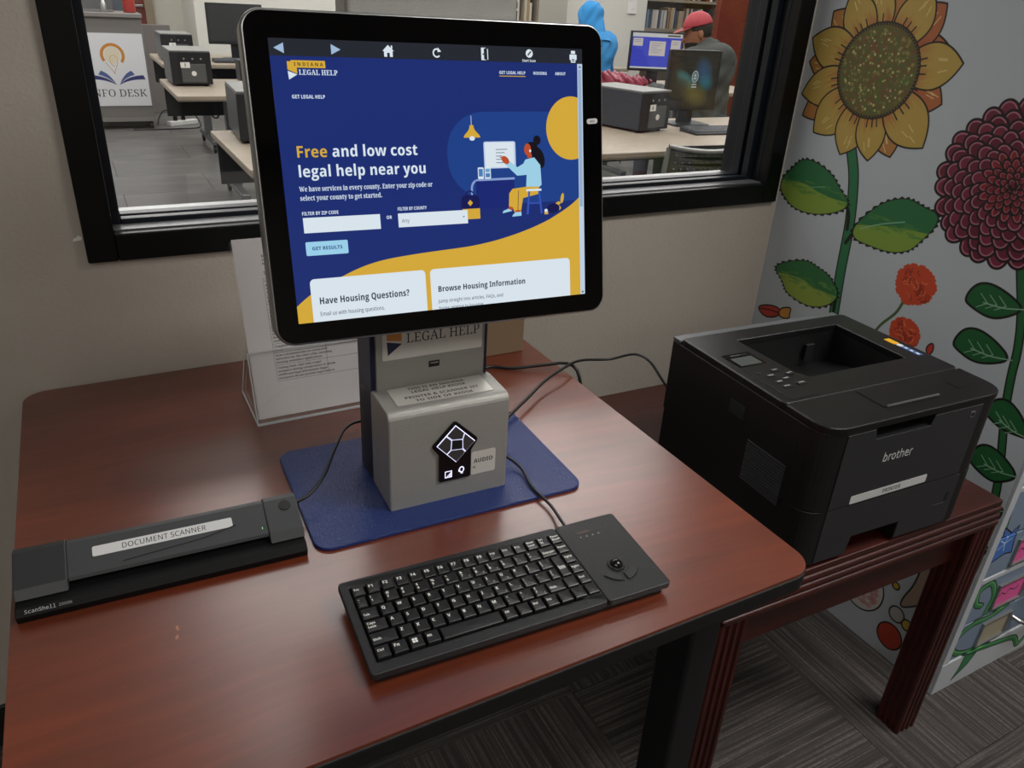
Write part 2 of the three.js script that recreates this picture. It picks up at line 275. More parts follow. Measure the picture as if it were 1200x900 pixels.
// ---------------------------------------------------------------- kiosk
const screenTex = canvasTex(1280, 1024, (g, W, H) => {
  const R = (x, y, w, h, c) => { g.fillStyle = c; g.fillRect(x, y, w, h); };
  const RR = (x, y, w, h, r, c) => { g.fillStyle = c; g.beginPath(); g.roundRect(x, y, w, h, r); g.fill(); };
  const T = (s, x, y, px, c, font = 'sans-serif', bold = true, fit, align = 'left') => {
    g.font = (bold ? 'bold ' : '') + px + 'px ' + font; g.fillStyle = c; g.textAlign = 'left'; g.textBaseline = 'alphabetic';
    const w = g.measureText(s).width, k = fit ? fit / w : 1; g.save(); g.translate(align === 'center' ? x - (w * k) / 2 : x, y); g.scale(k, 1); g.fillText(s, 0, 0); g.restore();
  };
  const P = (pts, c) => { g.fillStyle = c; g.beginPath(); pts.forEach(([x, y], i) => (i ? g.lineTo(x, y) : g.moveTo(x, y))); g.closePath(); g.fill(); };
  const E = (x, y, a, b, c, rot = 0) => { g.fillStyle = c; g.beginPath(); g.ellipse(x, y, a, b, rot, 0, 7); g.fill(); };
  const navy = '#1d3077', yellow = '#e0b23e', white = '#e6f2fb';
  R(0, 0, W, H, navy);
  R(0, 0, W, 58, '#262a33');
  P([[52, 14], [52, 50], [16, 32]], '#a9c4e4'); P([[222, 14], [222, 50], [258, 32]], '#a9c4e4');
  P([[439, 10], [462, 32], [456, 32], [456, 52], [444, 52], [444, 38], [434, 38], [434, 52], [422, 52], [422, 32], [416, 32]], white); R(450, 12, 6, 12, white);
  g.strokeStyle = white; g.lineWidth = 6; g.beginPath(); g.arc(633, 33, 14, 0.7, 5.4); g.stroke(); P([[638, 12], [652, 28], [636, 30]], white);
  R(820, 8, 24, 46, white); P([[832, 12], [844, 8], [844, 54], [832, 50]], '#262a33'); R(846, 12, 4, 40, white); E(829, 32, 2.5, 3, '#262a33');
  E(1033, 24, 16, 16, white); g.strokeStyle = '#262a33'; g.lineWidth = 5; g.beginPath(); g.moveTo(1026, 31); g.lineTo(1041, 16); g.stroke(); T('Start Scan', 1031, 56, 15, white, 'sans-serif', true, 62, 'center');
  RR(1220, 22, 34, 22, 4, white); R(1227, 8, 20, 12, white); R(1226, 36, 22, 18, white); R(1230, 40, 14, 3, '#262a33'); R(1230, 46, 14, 3, '#262a33');
  // page header
  P([[58, 76], [92, 76], [92, 118], [58, 104]], yellow); R(72, 72, 124, 25, yellow); T('I N D I A N A', 82, 91, 16, '#5a4a2a', 'sans-serif', true, 106);
  P([[58, 108], [92, 120], [60, 138]], white); T('LEGAL HELP', 97, 121, 25, white, 'serif', true, 142);
  T('GET LEGAL HELP', 895, 104, 16, white, 'sans-serif', true, 118); R(895, 110, 118, 3, yellow); T('HOUSING', 1048, 104, 16, white, 'sans-serif', true, 64); T('ABOUT', 1150, 104, 16, white, 'sans-serif', true, 50);
  T('GET LEGAL HELP', 63, 202, 17, white, 'sans-serif', true, 122);
  // picture panel: dark rounded shape and sun
  g.save(); g.beginPath(); g.rect(0, 58, 1256, H); g.clip();
  g.fillStyle = '#21448f'; g.beginPath(); g.moveTo(1260, 247); g.lineTo(820, 247); g.bezierCurveTo(700, 250, 640, 340, 655, 440); g.bezierCurveTo(665, 560, 800, 610, 940, 612); g.lineTo(1260, 612); g.closePath(); g.fill();
  E(1222, 314, 120, 128, yellow);
  g.strokeStyle = '#cfd6ea'; g.lineWidth = 3; g.beginPath(); g.moveTo(763, 262); g.lineTo(763, 300); g.stroke();
  g.fillStyle = yellow; g.beginPath(); g.moveTo(755, 298); g.bezierCurveTo(755, 325, 728, 330, 728, 346); g.lineTo(800, 346); g.bezierCurveTo(800, 330, 772, 325, 772, 298); g.fill(); E(764, 349, 12, 9, white);
  // desk, big tablet, seated figure
  g.strokeStyle = '#8fa6dc'; g.lineWidth = 9; g.beginPath(); g.moveTo(752, 640); g.lineTo(752, 545); g.quadraticCurveTo(754, 513, 786, 512); g.lineTo(948, 510); g.stroke(); R(770, 516, 175, 112, '#1b2a78');
  RR(812, 362, 144, 106, 8, '#c6d6f4'); RR(818, 366, 130, 98, 5, white); for (let i = 0; i < 5; i++) R(866, 392 + i * 13, 52 - (i % 3) * 12, 3, '#7a8299');
  RR(782, 462, 26, 46, 4, white); RR(812, 462, 28, 46, 4, white); R(786, 468, 18, 30, '#4f86c6'); R(816, 468, 20, 14, '#6fb0d8'); R(816, 486, 20, 16, '#4f86c6');
  g.fillStyle = '#17141f'; E(1057, 360, 17, 19, '#17141f'); E(1062, 430, 27, 45, '#17141f', -0.35); E(1030, 392, 30, 26, '#17141f');
  E(1012, 396, 16, 24, '#c4532f'); R(1010, 410, 20, 20, '#c4532f'); E(1024, 402, 5, 6, white);
  P([[1000, 436], [1042, 428], [1070, 460], [1074, 540], [1060, 552], [1000, 548], [1004, 498], [960, 500], [905, 452], [918, 434], [962, 466], [990, 452]], '#a7dcf4');
  E(908, 436, 20, 13, '#c4532f', 0.7); P([[880, 422], [900, 424], [898, 434]], '#c4532f');
  P([[1000, 546], [1062, 548], [1056, 578], [984, 592], [972, 648], [942, 648], [934, 628], [916, 628], [920, 570], [936, 552]], yellow); g.strokeStyle = '#1a1c44'; g.lineWidth = 2; g.beginPath(); g.moveTo(964, 560); g.lineTo(958, 640); g.stroke();
  P([[916, 622], [936, 628], [930, 642], [914, 638]], '#c4532f'); P([[946, 640], [970, 640], [970, 650], [946, 650]], '#c4532f'); P([[914, 632], [932, 642], [886, 650], [890, 640]], '#a7dcf4'); P([[946, 648], [974, 648], [974, 664], [930, 666], [934, 658]], '#a7dcf4');
  R(1000, 556, 72, 9, white); P([[1010, 565], [1018, 565], [1008, 660], [998, 660]], '#3a57c0'); P([[1056, 565], [1064, 565], [1076, 660], [1066, 660]], '#3a57c0'); R(1006, 612, 62, 6, '#3a57c0');
  E(1172, 600, 8, 22, yellow, 0.2); E(1150, 622, 14, 8, yellow, -0.4); E(1156, 640, 9, 9, yellow); E(1128, 640, 30, 20, '#141a52'); R(1084, 652, 18, 12, yellow); E(1092, 648, 8, 7, white);
  RR(702, 570, 82, 60, 22, '#171c58'); g.strokeStyle = '#171c58'; g.lineWidth = 5; g.beginPath(); g.arc(742, 572, 18, 3.14, 6.28); g.stroke(); P([[742, 588], [754, 601], [742, 614], [730, 601]], yellow); R(706, 624, 78, 42, yellow);
  // yellow wave
  g.fillStyle = yellow; g.beginPath(); g.moveTo(0, 957); g.bezierCurveTo(70, 900, 130, 874, 195, 852); g.bezierCurveTo(270, 820, 330, 806, 410, 798); g.bezierCurveTo(540, 785, 620, 784, 725, 776); g.bezierCurveTo(810, 768, 870, 756, 933, 741); g.bezierCurveTo(1010, 722, 1060, 705, 1111, 684); g.bezierCurveTo(1170, 655, 1215, 635, 1260, 596); g.lineTo(1260, 1024); g.lineTo(0, 1024); g.fill();
  g.restore();
  T('Free', 56, 408, 58, yellow, 'sans-serif', true, 119); T('and low cost', 190, 408, 58, white, 'sans-serif', true, 340);
  T('legal help near you', 56, 478, 58, white, 'sans-serif', true, 506);
  T('We have services in every county. Enter your zip code or', 55, 530, 25, white, 'serif', true, 528); T('select your county to get started.', 55, 563, 25, white, 'serif', true, 318);
  T('FILTER BY ZIP CODE', 55, 617, 17, white, 'sans-serif', true, 140); T('FILTER BY COUNTY', 430, 617, 17, white, 'sans-serif', true, 122); T('OR', 382, 647, 18, white, 'sans-serif', true, 23);
  R(57, 626, 300, 57, white); R(430, 628, 298, 54, white); T('Any', 444, 664, 19, '#7d8592', 'sans-serif', false); P([[704, 652], [716, 652], [710, 658]], '#8a909a');
  RR(57, 716, 163, 52, 5, '#a4dcf8'); T('GET RESULTS', 80, 748, 18, '#2d4a7a', 'sans-serif', true, 118);
  RR(58, 857, 470, 200, 18, white); RR(548, 857, 656, 200, 18, white);
  T('Have Housing Questions?', 87, 956, 36, '#1e2636', 'sans-serif', true, 368); T('Email us with housing questions.', 86, 1002, 21, '#566070', 'sans-serif', false, 262);
  T('Browse Housing Information', 578, 952, 32, '#1e2636', 'sans-serif', true, 405); T('Jump straight into articles, FAQs, and', 578, 998, 19, '#566070', 'sans-serif', false, 296); T('forms relating to housing.', 578, 1028, 19, '#566070', 'sans-serif', false, 205);
  R(1256, 58, 24, 966, '#c9dcf0'); R(1259, 80, 16, 560, '#9fb8d6'); P([[1268, 64], [1275, 74], [1261, 74]], '#5a6a80'); P([[1268, 1020], [1275, 1010], [1261, 1010]], '#5a6a80');
});
{
  const k = thing('touchscreen_kiosk', 'touchscreen legal help kiosk with grey control box on blue base plate', 'kiosk', [0.363, 0.74, 0.48], -0.03);
  part('base_plate', slab(rrShape(0.381, 0.243, 0.022), 0.005, 0.0015, 2, 10), M.kioskBlue, k);
  part('column', span(-0.083, 0.083, 0.005, 0.50, -0.053, 0.006, 0.002), M.kioskNavy, k);
  const face = part('column_face', span(-0.0765, 0.0765, 0.1, 0.45, 0.004, 0.0105, 0.0015), M.kioskGrey, k);
  part('usb_port', [span(-0.0075, 0.0075, 0.183, 0.1915, 0.0100, 0.0112)], M.softBlack, face, [0.003, -0.009, 0]);
  part('usb_tongue', span(-0.0055, 0.0055, 0.188, 0.1900, 0.0108, 0.0118), M.silver, face, [0.003, -0.009, 0]);
  part('name_plate', sticker(0.140, 0.085, 0.002, 0.0008), printed(canvasTex(700, 425, (g) => {
    g.fillStyle = '#c9c6c0'; g.fillRect(0, 0, 700, 425); g.fillStyle = '#b87a35'; g.beginPath(); g.moveTo(30, 190); g.lineTo(130, 190); g.lineTo(130, 300); g.lineTo(30, 285); g.fill();
    g.fillStyle = '#1c2344'; g.beginPath(); g.moveTo(30, 296); g.lineTo(132, 318); g.lineTo(36, 392); g.fill(); g.fillStyle = '#b87a35'; g.fillRect(70, 130, 500, 80); g.fillStyle = '#2a2418'; g.font = 'bold 56px sans-serif'; g.fillText('I N D I A N A', 110, 192);
    g.fillStyle = '#17171a'; g.font = '92px serif'; const w = g.measureText('LEGAL HELP').width; g.save(); g.translate(160, 318); g.scale(520 / w, 1); g.fillText('LEGAL HELP', 0, 0); g.restore();
  }), 0.5), face, [0.002, 0.235, 0.0105]);
  // control box: side outline with a rounded shoulder
  const prof = [[-0.050, 0.005], [0.0775, 0.005], [0.0765, 0.132]];
  for (let i = 1; i <= 6; i++) { const a = (i / 6) * Math.PI / 2; prof.push([0.0645 + 0.012 * Math.cos(a), 0.137 + 0.013 * Math.sin(a)]); }
  prof.push([0.012, 0.151], [-0.050, 0.140]);
  const bx = part('control_box', profileX(prof, -0.083, 0.086, 0.0025), M.kioskGrey, k);
  part('instruction_label', sticker(0.134, 0.046, 0.001), printed(canvasTex(900, 310, (g) => {
    g.fillStyle = '#bab8b2'; g.fillRect(0, 0, 900, 310); g.fillStyle = '#17161a'; g.font = 'bold 58px sans-serif'; g.textAlign = 'center';
    [['THIS IS AN INDIANA', 66, 540], ['LEGAL HELP KIOSK', 128, 520], ['PRINTER & SCANNER SIT', 216, 700], ['TO SIDE OF KIOSK', 284, 540]].forEach(([s, y, w]) => { const q = g.measureText(s).width; g.save(); g.translate(450, y); g.scale(w / q, 1); g.fillText(s, 0, 0); g.restore(); });
  }), 0.35, { metalness: 0.2 }), bx, [0.002, 0.1508, 0.037], [-Math.PI / 2 + 0.018, 0, 0]);
  part('audio_label', sticker(0.036, 0.036, 0.003), printed(canvasTex(256, 256, (g) => { g.fillStyle = '#bdbab4'; g.fillRect(0, 0, 256, 256); g.fillStyle = '#1a1a1d'; g.font = 'bold 64px sans-serif'; g.fillText('AUDIO', 26, 128, 204); g.fillText('<', 14, 196); }), 0.45), bx, [0.0497, 0.0525, 0.077]);
  // navigation pad
  const ps = new THREE.Shape(), pc = [[0.0062, 0.1262], [0.0405, 0.0922], [0.0302, 0.0765], [0.0305, 0.0345], [-0.0160, 0.0345], [-0.0160, 0.0775], [-0.0268, 0.0920]], rad = [0.006, 0.005, 0.002, 0.004, 0.004, 0.002, 0.005];
  pc.forEach((p, i) => { const a = pc[(i + 6) % 7], b = pc[(i + 1) % 7], r = rad[i], to = (q) => { const dx = q[0] - p[0], dy = q[1] - p[1], l = Math.hypot(dx, dy); return [p[0] + (dx / l) * r, p[1] + (dy / l) * r]; }; const s = to(a), e = to(b); i ? ps.lineTo(...s) : ps.moveTo(...s); ps.quadraticCurveTo(p[0], p[1], ...e); });
  const pad = part('navigation_pad', moved(extr(ps, 0.003, 0.001), 0, 0, 0.0768), mat(0x050506, 0.3), bx);
  const C0 = [0.0073, 0.0912], R0 = 0.0265, lerp2 = (a, b, t) => [a[0] + (b[0] - a[0]) * t, a[1] + (b[1] - a[1]) * t];
  const dia = [[0.0065, 0.1195], [0.0350, 0.0905], [0.0080, 0.0625], [-0.0198, 0.0925]];
  part('light_frame', moved(extr(poly(dia), 0.0008), 0, 0, 0.0796), M.ledWhite, pad);
  const inner = [[0.0010, 0.0985], [0.0170, 0.0965], [0.0175, 0.0815], [0.0002, 0.0830]];   // centre key corners
  const key = (pts, m) => { const c = pts.reduce((s, p) => [s[0] + p[0] / pts.length, s[1] + p[1] / pts.length], [0, 0]); return part('pad_key', moved(extr(poly(pts.map((p) => lerp2(p, c, 0.11))), 0.002, 0.0003), 0, 0, 0.0797), m, pad); };
  const keyM = mat(0x3b3a3a, 0.4), mid = (a, b) => lerp2(a, b, 0.5);
  const E01 = lerp2(dia[0], dia[1], 0.46), E12 = mid(dia[1], dia[2]), E23 = mid(dia[2], dia[3]), E30 = mid(dia[3], dia[0]);
  key([E30, dia[0], E01, inner[1], inner[0]], keyM); key([E01, dia[1], E12, inner[2], inner[1]], keyM); key([E12, dia[2], E23, inner[3], inner[2]], keyM); key([E23, dia[3], E30, inner[0], inner[3]], keyM); key(inner, M.softBlack);
  const icon = canvasTex(128, 128, (g) => { g.fillStyle = '#050506'; g.fillRect(0, 0, 128, 128); g.strokeStyle = '#e6e6ff'; g.lineWidth = 14; g.strokeRect(14, 14, 100, 100); g.fillStyle = '#e6e6ff'; g.beginPath(); g.moveTo(30, 104); g.lineTo(104, 30); g.lineTo(104, 104); g.fill(); g.fillStyle = '#050506'; g.fillRect(62, 60, 6, 50); g.fillRect(82, 44, 6, 66); });
  const icon2 = canvasTex(128, 128, (g) => { g.fillStyle = '#050506'; g.fillRect(0, 0, 128, 128); g.strokeStyle = '#e6e6ff'; g.lineWidth = 18; g.beginPath(); g.ellipse(64, 54, 34, 40, 0, 0, 7); g.stroke(); g.fillStyle = '#e6e6ff'; g.fillRect(14, 46, 22, 36); g.fillRect(58, 98, 14, 22); g.fillRect(50, 108, 40, 8); });
  const ico = (t) => new THREE.MeshStandardMaterial({ map: t, roughness: 0.4, emissive: 0xffffff, emissiveMap: t, emissiveIntensity: 0.9 });
  part('volume_icon', sticker(0.0115, 0.0120), ico(icon), pad, [-0.0025, 0.0455, 0.0798]); part('headphone_icon', sticker(0.0115, 0.0130), ico(icon2), pad, [0.0165, 0.0480, 0.0798]);
  // monitor on the column
  const hous = part('monitor_housing', moved(extr(rrShape(0.42, 0.348, 0.022), 0.030, 0.004, 3, 10), 0, 0, -0.031), M.silver, k);
  { const q = new THREE.Vector3(0.3655 - 0.363, 1.1683 - 0.74, 0.5255 - 0.48).applyAxisAngle(new THREE.Vector3(0, 1, 0), 0.03); hous.position.copy(q); hous.rotation.set(-0.2255, -0.0635 + 0.03, -0.0053, 'YXZ'); }
  part('bezel_glass', moved(extr(rrShape(0.414, 0.342, 0.019), 0.0026, 0.0008, 2, 10), 0, 0, -0.002), M.gloss, hous);
  part('screen', sticker(0.364, 0.294, 0.0005, 0.0003), phys(0x050505, 0.12, { emissive: 0xffffff, emissiveMap: screenTex, emissiveIntensity: 0.86 }), hous, [-0.002, -0.002, 0.00061]);
  part('badge', sticker(0.0150, 0.0062, 0.0030, 0.0006), printed(canvasTex(150, 62, (g) => { g.fillStyle = '#c4c4c4'; g.fillRect(0, 0, 150, 62); g.fillStyle = '#4a4a4e'; g.font = 'bold 44px sans-serif'; g.textAlign = 'center'; g.fillText('elo', 75, 46); }), 0.35), hous, [0.193, 0.063, 0.0006], [0, 0, 0.06]);
  part('back_shell', moved(extr(rrShape(0.30, 0.24, 0.02), 0.03, 0.01, 3), 0, -0.005, -0.06), M.softBlack, hous);
  const br = part('mounting_arm', span(-0.05, 0.05, 0.38, 0.48, -0.01, 0.009, 0.002), M.kioskNavy, k); br.castShadow = true;
  part('top_housing', span(-0.087, 0.122, 0.50, 0.80, -0.075, -0.028, 0.006), M.kioskGrey, k);
  const l = new THREE.RectAreaLight(new THREE.Color(0.55, 0.7, 1.0), 0.12, 0.36, 0.29); l.position.set(-0.002, -0.002, 0.004); l.rotation.y = Math.PI; hous.add(l);
}

// ---------------------------------------------------------------- document scanner
{
  const s = thing('document_scanner', 'long black and grey document scanner lying at the table\'s left end', 'scanner', [0.0075, 0.74, 0.5445], -0.045);
  part('base', profileX([[-0.036, 0.001], [0.040, 0.001], [0.043, 0.010], [0.036, 0.0165], [0.004, 0.0200], [-0.036, 0.0200]], -0.152, 0.153, 0.0012), phys(0x050506, 0.6, { specularIntensity: 0.4 }), s);
  part('feed_cover', profileX([[-0.034, 0.020], [-0.034, 0.041], [-0.029, 0.0455], [-0.022, 0.0462], [0.017, 0.0285], [0.018, 0.0245], [0.006, 0.0245]], -0.1005, 0.1135, 0.0008), M.scannerTop, s);
  part('end_cap', profileX([[-0.036, 0.020], [-0.036, 0.0425], [-0.030, 0.0470], [-0.022, 0.0475], [0.020, 0.0295], [0.026, 0.0190], [0.020, 0.0180]], -0.1525, -0.1005, 0.0015), mat(0x2a2c2e, 0.42, { bumpMap: pebble, bumpScale: 0.00012 }), s);
  part('end_cap', profileX([[-0.036, 0.020], [-0.036, 0.0425], [-0.030, 0.0470], [-0.022, 0.0475], [0.020, 0.0295], [0.026, 0.0190], [0.020, 0.0180]], 0.1135, 0.1535, 0.0015), M.scannerTop, s);
  const slope = -Math.PI / 2 + Math.atan2(0.0177, 0.039);
  part('text_label', sticker(0.150, 0.0128, 0.002), printed(canvasTex(1024, 90, (g) => { g.fillStyle = '#c6c6c6'; g.fillRect(0, 0, 1024, 90); g.fillStyle = '#2c2c2e'; g.font = '66px sans-serif'; g.textAlign = 'center'; const w = g.measureText('DOCUMENT SCANNER').width; g.translate(512, 68); g.scale(620 / w, 1); g.fillText('DOCUMENT SCANNER', 0, 0); }), 0.4), s, [0.0, 0.0390, -0.0065], [slope, 0, 0]);
  const b = cyl(0.0068, 0.0072, 0.0022, 0, 0, 0, 24); part('power_button', b, M.blackPlastic, s, [0.138, 0.0435, -0.0120], [Math.PI / 2 + slope, 0, 0]);
  part('status_light', box(0.0008, 0.003, 0.0006), mat(0x8fd8a0, 0.4, { emissive: 0x6fd890, emissiveIntensity: 0.5 }), s, [0.107, 0.0322, 0.0095], [slope, 0, 0]);
  part('maker_name', sticker(0.052, 0.008, 0.0003, 0.0002), new THREE.MeshPhysicalMaterial({ roughness: 0.6, specularIntensity: 0.4, map: canvasTex(416, 64, (g) => { g.fillStyle = '#050506'; g.fillRect(0, 0, 416, 64); g.fillStyle = '#9a9a9c'; g.font = 'bold 44px monospace'; g.fillText('ScanShell', 6, 46); g.font = '34px monospace'; g.fillText('2000N', 262, 44); }) }), s, [-0.118, 0.0136, 0.0397], [-0.83, 0, 0]);
  part('grip_line', tube([[-0.045, 0.0315, 0.0116], [0.0, 0.0330, 0.0085], [0.045, 0.0345, 0.0050], [0.078, 0.0375, -0.0015]], 0.00045, 30, 5), M.softBlack, s);
}
// ---------------------------------------------------------------- keyboard
{
  const k = thing('keyboard', 'compact black keyboard with built-in trackball lying before the kiosk', 'keyboard', [0.3455, 0.7425, 0.758], -0.044); k.rotation.set(0.062, -0.044, 0, 'YXZ');
  const W = 0.361, D = 0.134;
  part('base', moved(slab(rrShape(W - 0.010, D - 0.010, 0.005), 0.0115, 0.001), 0, 0.001, 0), M.softBlack, k);
  for (const s of [-1, 1]) part('rear_foot', span(-0.02, 0.02, -0.0062, 0.0015, -0.006, 0.006, 0.001), M.softBlack, k, [s * 0.14, 0, -0.052]);
  for (const s of [-1, 1]) part('front_foot', span(-0.012, 0.012, 0.0012, 0.0022, -0.005, 0.005, 0.0004), M.softBlack, k, [s * 0.14, -0.0005, 0.05]);
  const X0 = -0.1705, X1 = 0.0925, Z0 = -0.0545, Z1 = 0.0525;
  const f = rrShape(0.094 + W / 2, D, 0.005, (0.094 - W / 2) / 2, 0); f.holes.push(poly([[X0, -Z1], [X1, -Z1], [X1, -Z0], [X0, -Z0]], THREE.Path));
  part('case_frame', moved(slab(f, 0.0085, 0.0012), 0, 0.011, 0), M.darkPlastic, k);
  const pn = rrShape(W / 2 - 0.0945, D, 0.005, (0.0945 + W / 2) / 2, 0);
  const panel = part('trackball_panel', moved(slab(pn, 0.0085, 0.0012), 0, 0.011, 0), M.darkPlastic, k);
  part('key_well', span(X0 + 0.0003, X1 - 0.0003, 0.0122, 0.0132, Z0 + 0.0003, Z1 - 0.0003), M.softBlack, k);
  // legends: one atlas, 100 pixels a key unit
  const rows = [
    'Esc F1 F2 F3 F4 F5 F6 F7 F8 F9 F10 F11 F12 Num|Lock Prt|Sc Pause|Break'.split(' ').map((s) => [s, 15 / 16]),
    [['~|`', 0.8], ...'!|1 @|2 #|3 $|4 %|5 ^|6 &|7 *|8 (|9 )|0 _|- +|='.split(' ').map((s) => [s, 1]), ['←|Backspace', 1.25], ['Home', 0.95]],
    [['⇤|Tab', 1.2], ...'Q W E R T Y U I O P {|[ }|]'.split(' ').map((s) => [s, 1]), ['', 0.85, 'skip'], ['PgUp', 0.95]],
    [['Caps|Lock', 1.45], ...'A S D F G H J K L :|; "|\''.split(' ').map((s) => [s, 1]), ['||\\', 0.75], ['', 0.85, 'skip'], ['PgDn', 0.95]],
    [['⇧|Shift', 1.75], ...'Z X C V B N M <|, >|. ?|/'.split(' ').map((s) => [s, 1]), ['⇧|Shift', 1.3], ['▲', 1], ['End', 0.95]],
    [['Ctrl', 1], ['Fn', 1.05], ['win', 1], ['Alt', 1], ['', 4.1], ...['Alt', '▤', 'Del', 'Ins'].map((s) => [s, 0.98]), ['◄', 1], ['▼', 1], ['►', 0.95]],
  ];
  const atlas = canvasTex(1536, 700, (g) => {
    g.fillStyle = '#141415'; g.fillRect(0, 0, 1536, 700); g.fillStyle = '#e8e6e1';
    const mark = (s, x, y, w) => { if (s === 'win') { for (const [a, b] of [[0, 0], [17, 0], [0, 17], [17, 17]]) g.fillRect(x + 26 + a, y + 26 + b, 15, 15); return; } const l = s.split(/(?<=.)\|/); l.forEach((q, i) => { const long = q.length > 2; g.font = 'bold ' + (long ? 23 : l.length > 1 ? 26 : 32) + 'px sans-serif'; g.fillText(q, x + 19, y + (l.length > 1 ? 36 + i * 28 : 46), w - 26); }); };
    rows.forEach((r, j) => { let x = 0; r.forEach(([s, w, skip]) => { if (!skip && s) mark(s, x * 100, j * 100, w * 100); x += w; }); });
    mark('↵|Enter', 0, 600, 100);
    g.font = '18px sans-serif'; for (const [c, r, s] of [[7.3, 1, '7'], [8.3, 1, '8'], [9.3, 1, '9'], [7.6, 2, '4'], [8.6, 2, '5'], [9.6, 2, '6'], [8.0, 3, '1'], [9.0, 3, '2'], [10.0, 3, '3'], [8.4, 4, '0'], [10.3, 4, '.'], [10.9, 3, '+'], [11.3, 4, '/'], [10.6, 2, '-']]) g.fillText(s, c * 100 + 18, r * 100 + 78);
  });
  const keyMat = printed(atlas, 0.38), U = (X1 - X0) / 15, RZ = (Z1 - Z0) / 6;
  function keyGeo(w, d, h, ax, ay, aw, ah) {
    const rings = [[0.0007, 0], [0.0014, h - 0.0016], [0.0019, h - 0.0004], [0.0026, h]].map(([i, y]) => [[-w / 2 + i, y, -d / 2 + i * 0.7], [w / 2 - i, y, -d / 2 + i * 0.7], [w / 2 - i, y, d / 2 - i], [-w / 2 + i, y, d / 2 - i]]);
    const P = [], UV = [], at = ([x, , z]) => [(ax + (x / w + 0.5) * aw) / 1536, 1 - (ay + (z / d + 0.5) * ah) / 700];
    const tri = (a, b, c, top) => { for (const v of [a, b, c]) { P.push(...v); UV.push(...(top ? at(v) : [0.995, 0.01])); } };
    for (let r = 0; r < 3; r++) for (let i = 0; i < 4; i++) { const a = rings[r][i], b = rings[r][(i + 1) % 4], c = rings[r + 1][(i + 1) % 4], e = rings[r + 1][i]; tri(a, c, b); tri(a, e, c); }
    const t = rings[3], m = [0, h - 0.0005, 0]; for (let i = 0; i < 4; i++) tri(t[i], m, t[(i + 1) % 4], true);
    const g = new THREE.BufferGeometry(); g.setAttribute('position', new THREE.Float32BufferAttribute(P, 3)); g.setAttribute('uv', new THREE.Float32BufferAttribute(UV, 2)); g.computeVertexNormals(); return g;
  }
  rows.forEach((r, j) => { let x = 0; r.forEach(([s, w, skip]) => {
    if (!skip) part('key', keyGeo(w * U, RZ, 0.0095 - (j === 5 && w > 3 ? 0.0012 : 0), x * 100, j * 100, w * 100, 100), keyMat, k, [X0 + (x + w / 2) * U, 0.0132, Z0 + (j + 0.5) * RZ]);
    x += w; }); });
  part('key', keyGeo(0.85 * U, 2 * RZ, 0.0095, 0, 600, 85, 100), keyMat, k, [X0 + (13.2 + 0.425) * U, 0.0132, Z0 + 3 * RZ]);
  const bx = 0.1335, bz = 0.0185;
  part('ball_ring', new THREE.TorusGeometry(0.0088, 0.0020, 8, 32), M.blackPlastic, panel, [bx, 0.0195, bz], [Math.PI / 2, 0, 0]);
  part('trackball', new THREE.SphereGeometry(0.0078, 24, 16), M.glossBlack, panel, [bx, 0.0190, bz]);
  const arc = (a0, a1, r0, r1) => { const s = new THREE.Shape(); s.absarc(0, 0, r1, a0, a1, false); s.absarc(0, 0, r0, a1, a0, true); s.closePath(); return s; };
  for (const [a, b] of [[-2.72, -1.72], [-1.56, -0.50]]) {
    const o = part('mouse_button', moved(slab(arc(a + 0.05, b - 0.05, 0.0158, 0.0258), 0.0018, 0.0005), bx, 0.0192, bz), mat(0x232427, 0.45), panel);
    part('button_gap', moved(slab(arc(a - 0.01, b + 0.01, 0.0146, 0.0270), 0.0007), bx, 0.0192, bz), M.softBlack, o);
  }
  for (let i = 0; i < 4; i++) part('status_light', cyl(0.0011, 0.0011, 0.0006, 0.1175 + i * 0.0085, 0.0197, -0.038, 10), mat(0x8a8a88, 0.3), panel);
  part('maker_name', turned(sticker(0.030, 0.006, 0.0002, 0.0003), -Math.PI / 2), printed(canvasTex(300, 60, (g) => { g.fillStyle = '#1d1e20'; g.fillRect(0, 0, 300, 60); g.fillStyle = '#6b4534'; g.font = 'bold 46px sans-serif'; g.fillText('CHERRY', 30, 47); }), 0.5), panel, [0.129, 0.0194, -0.0465]);
}
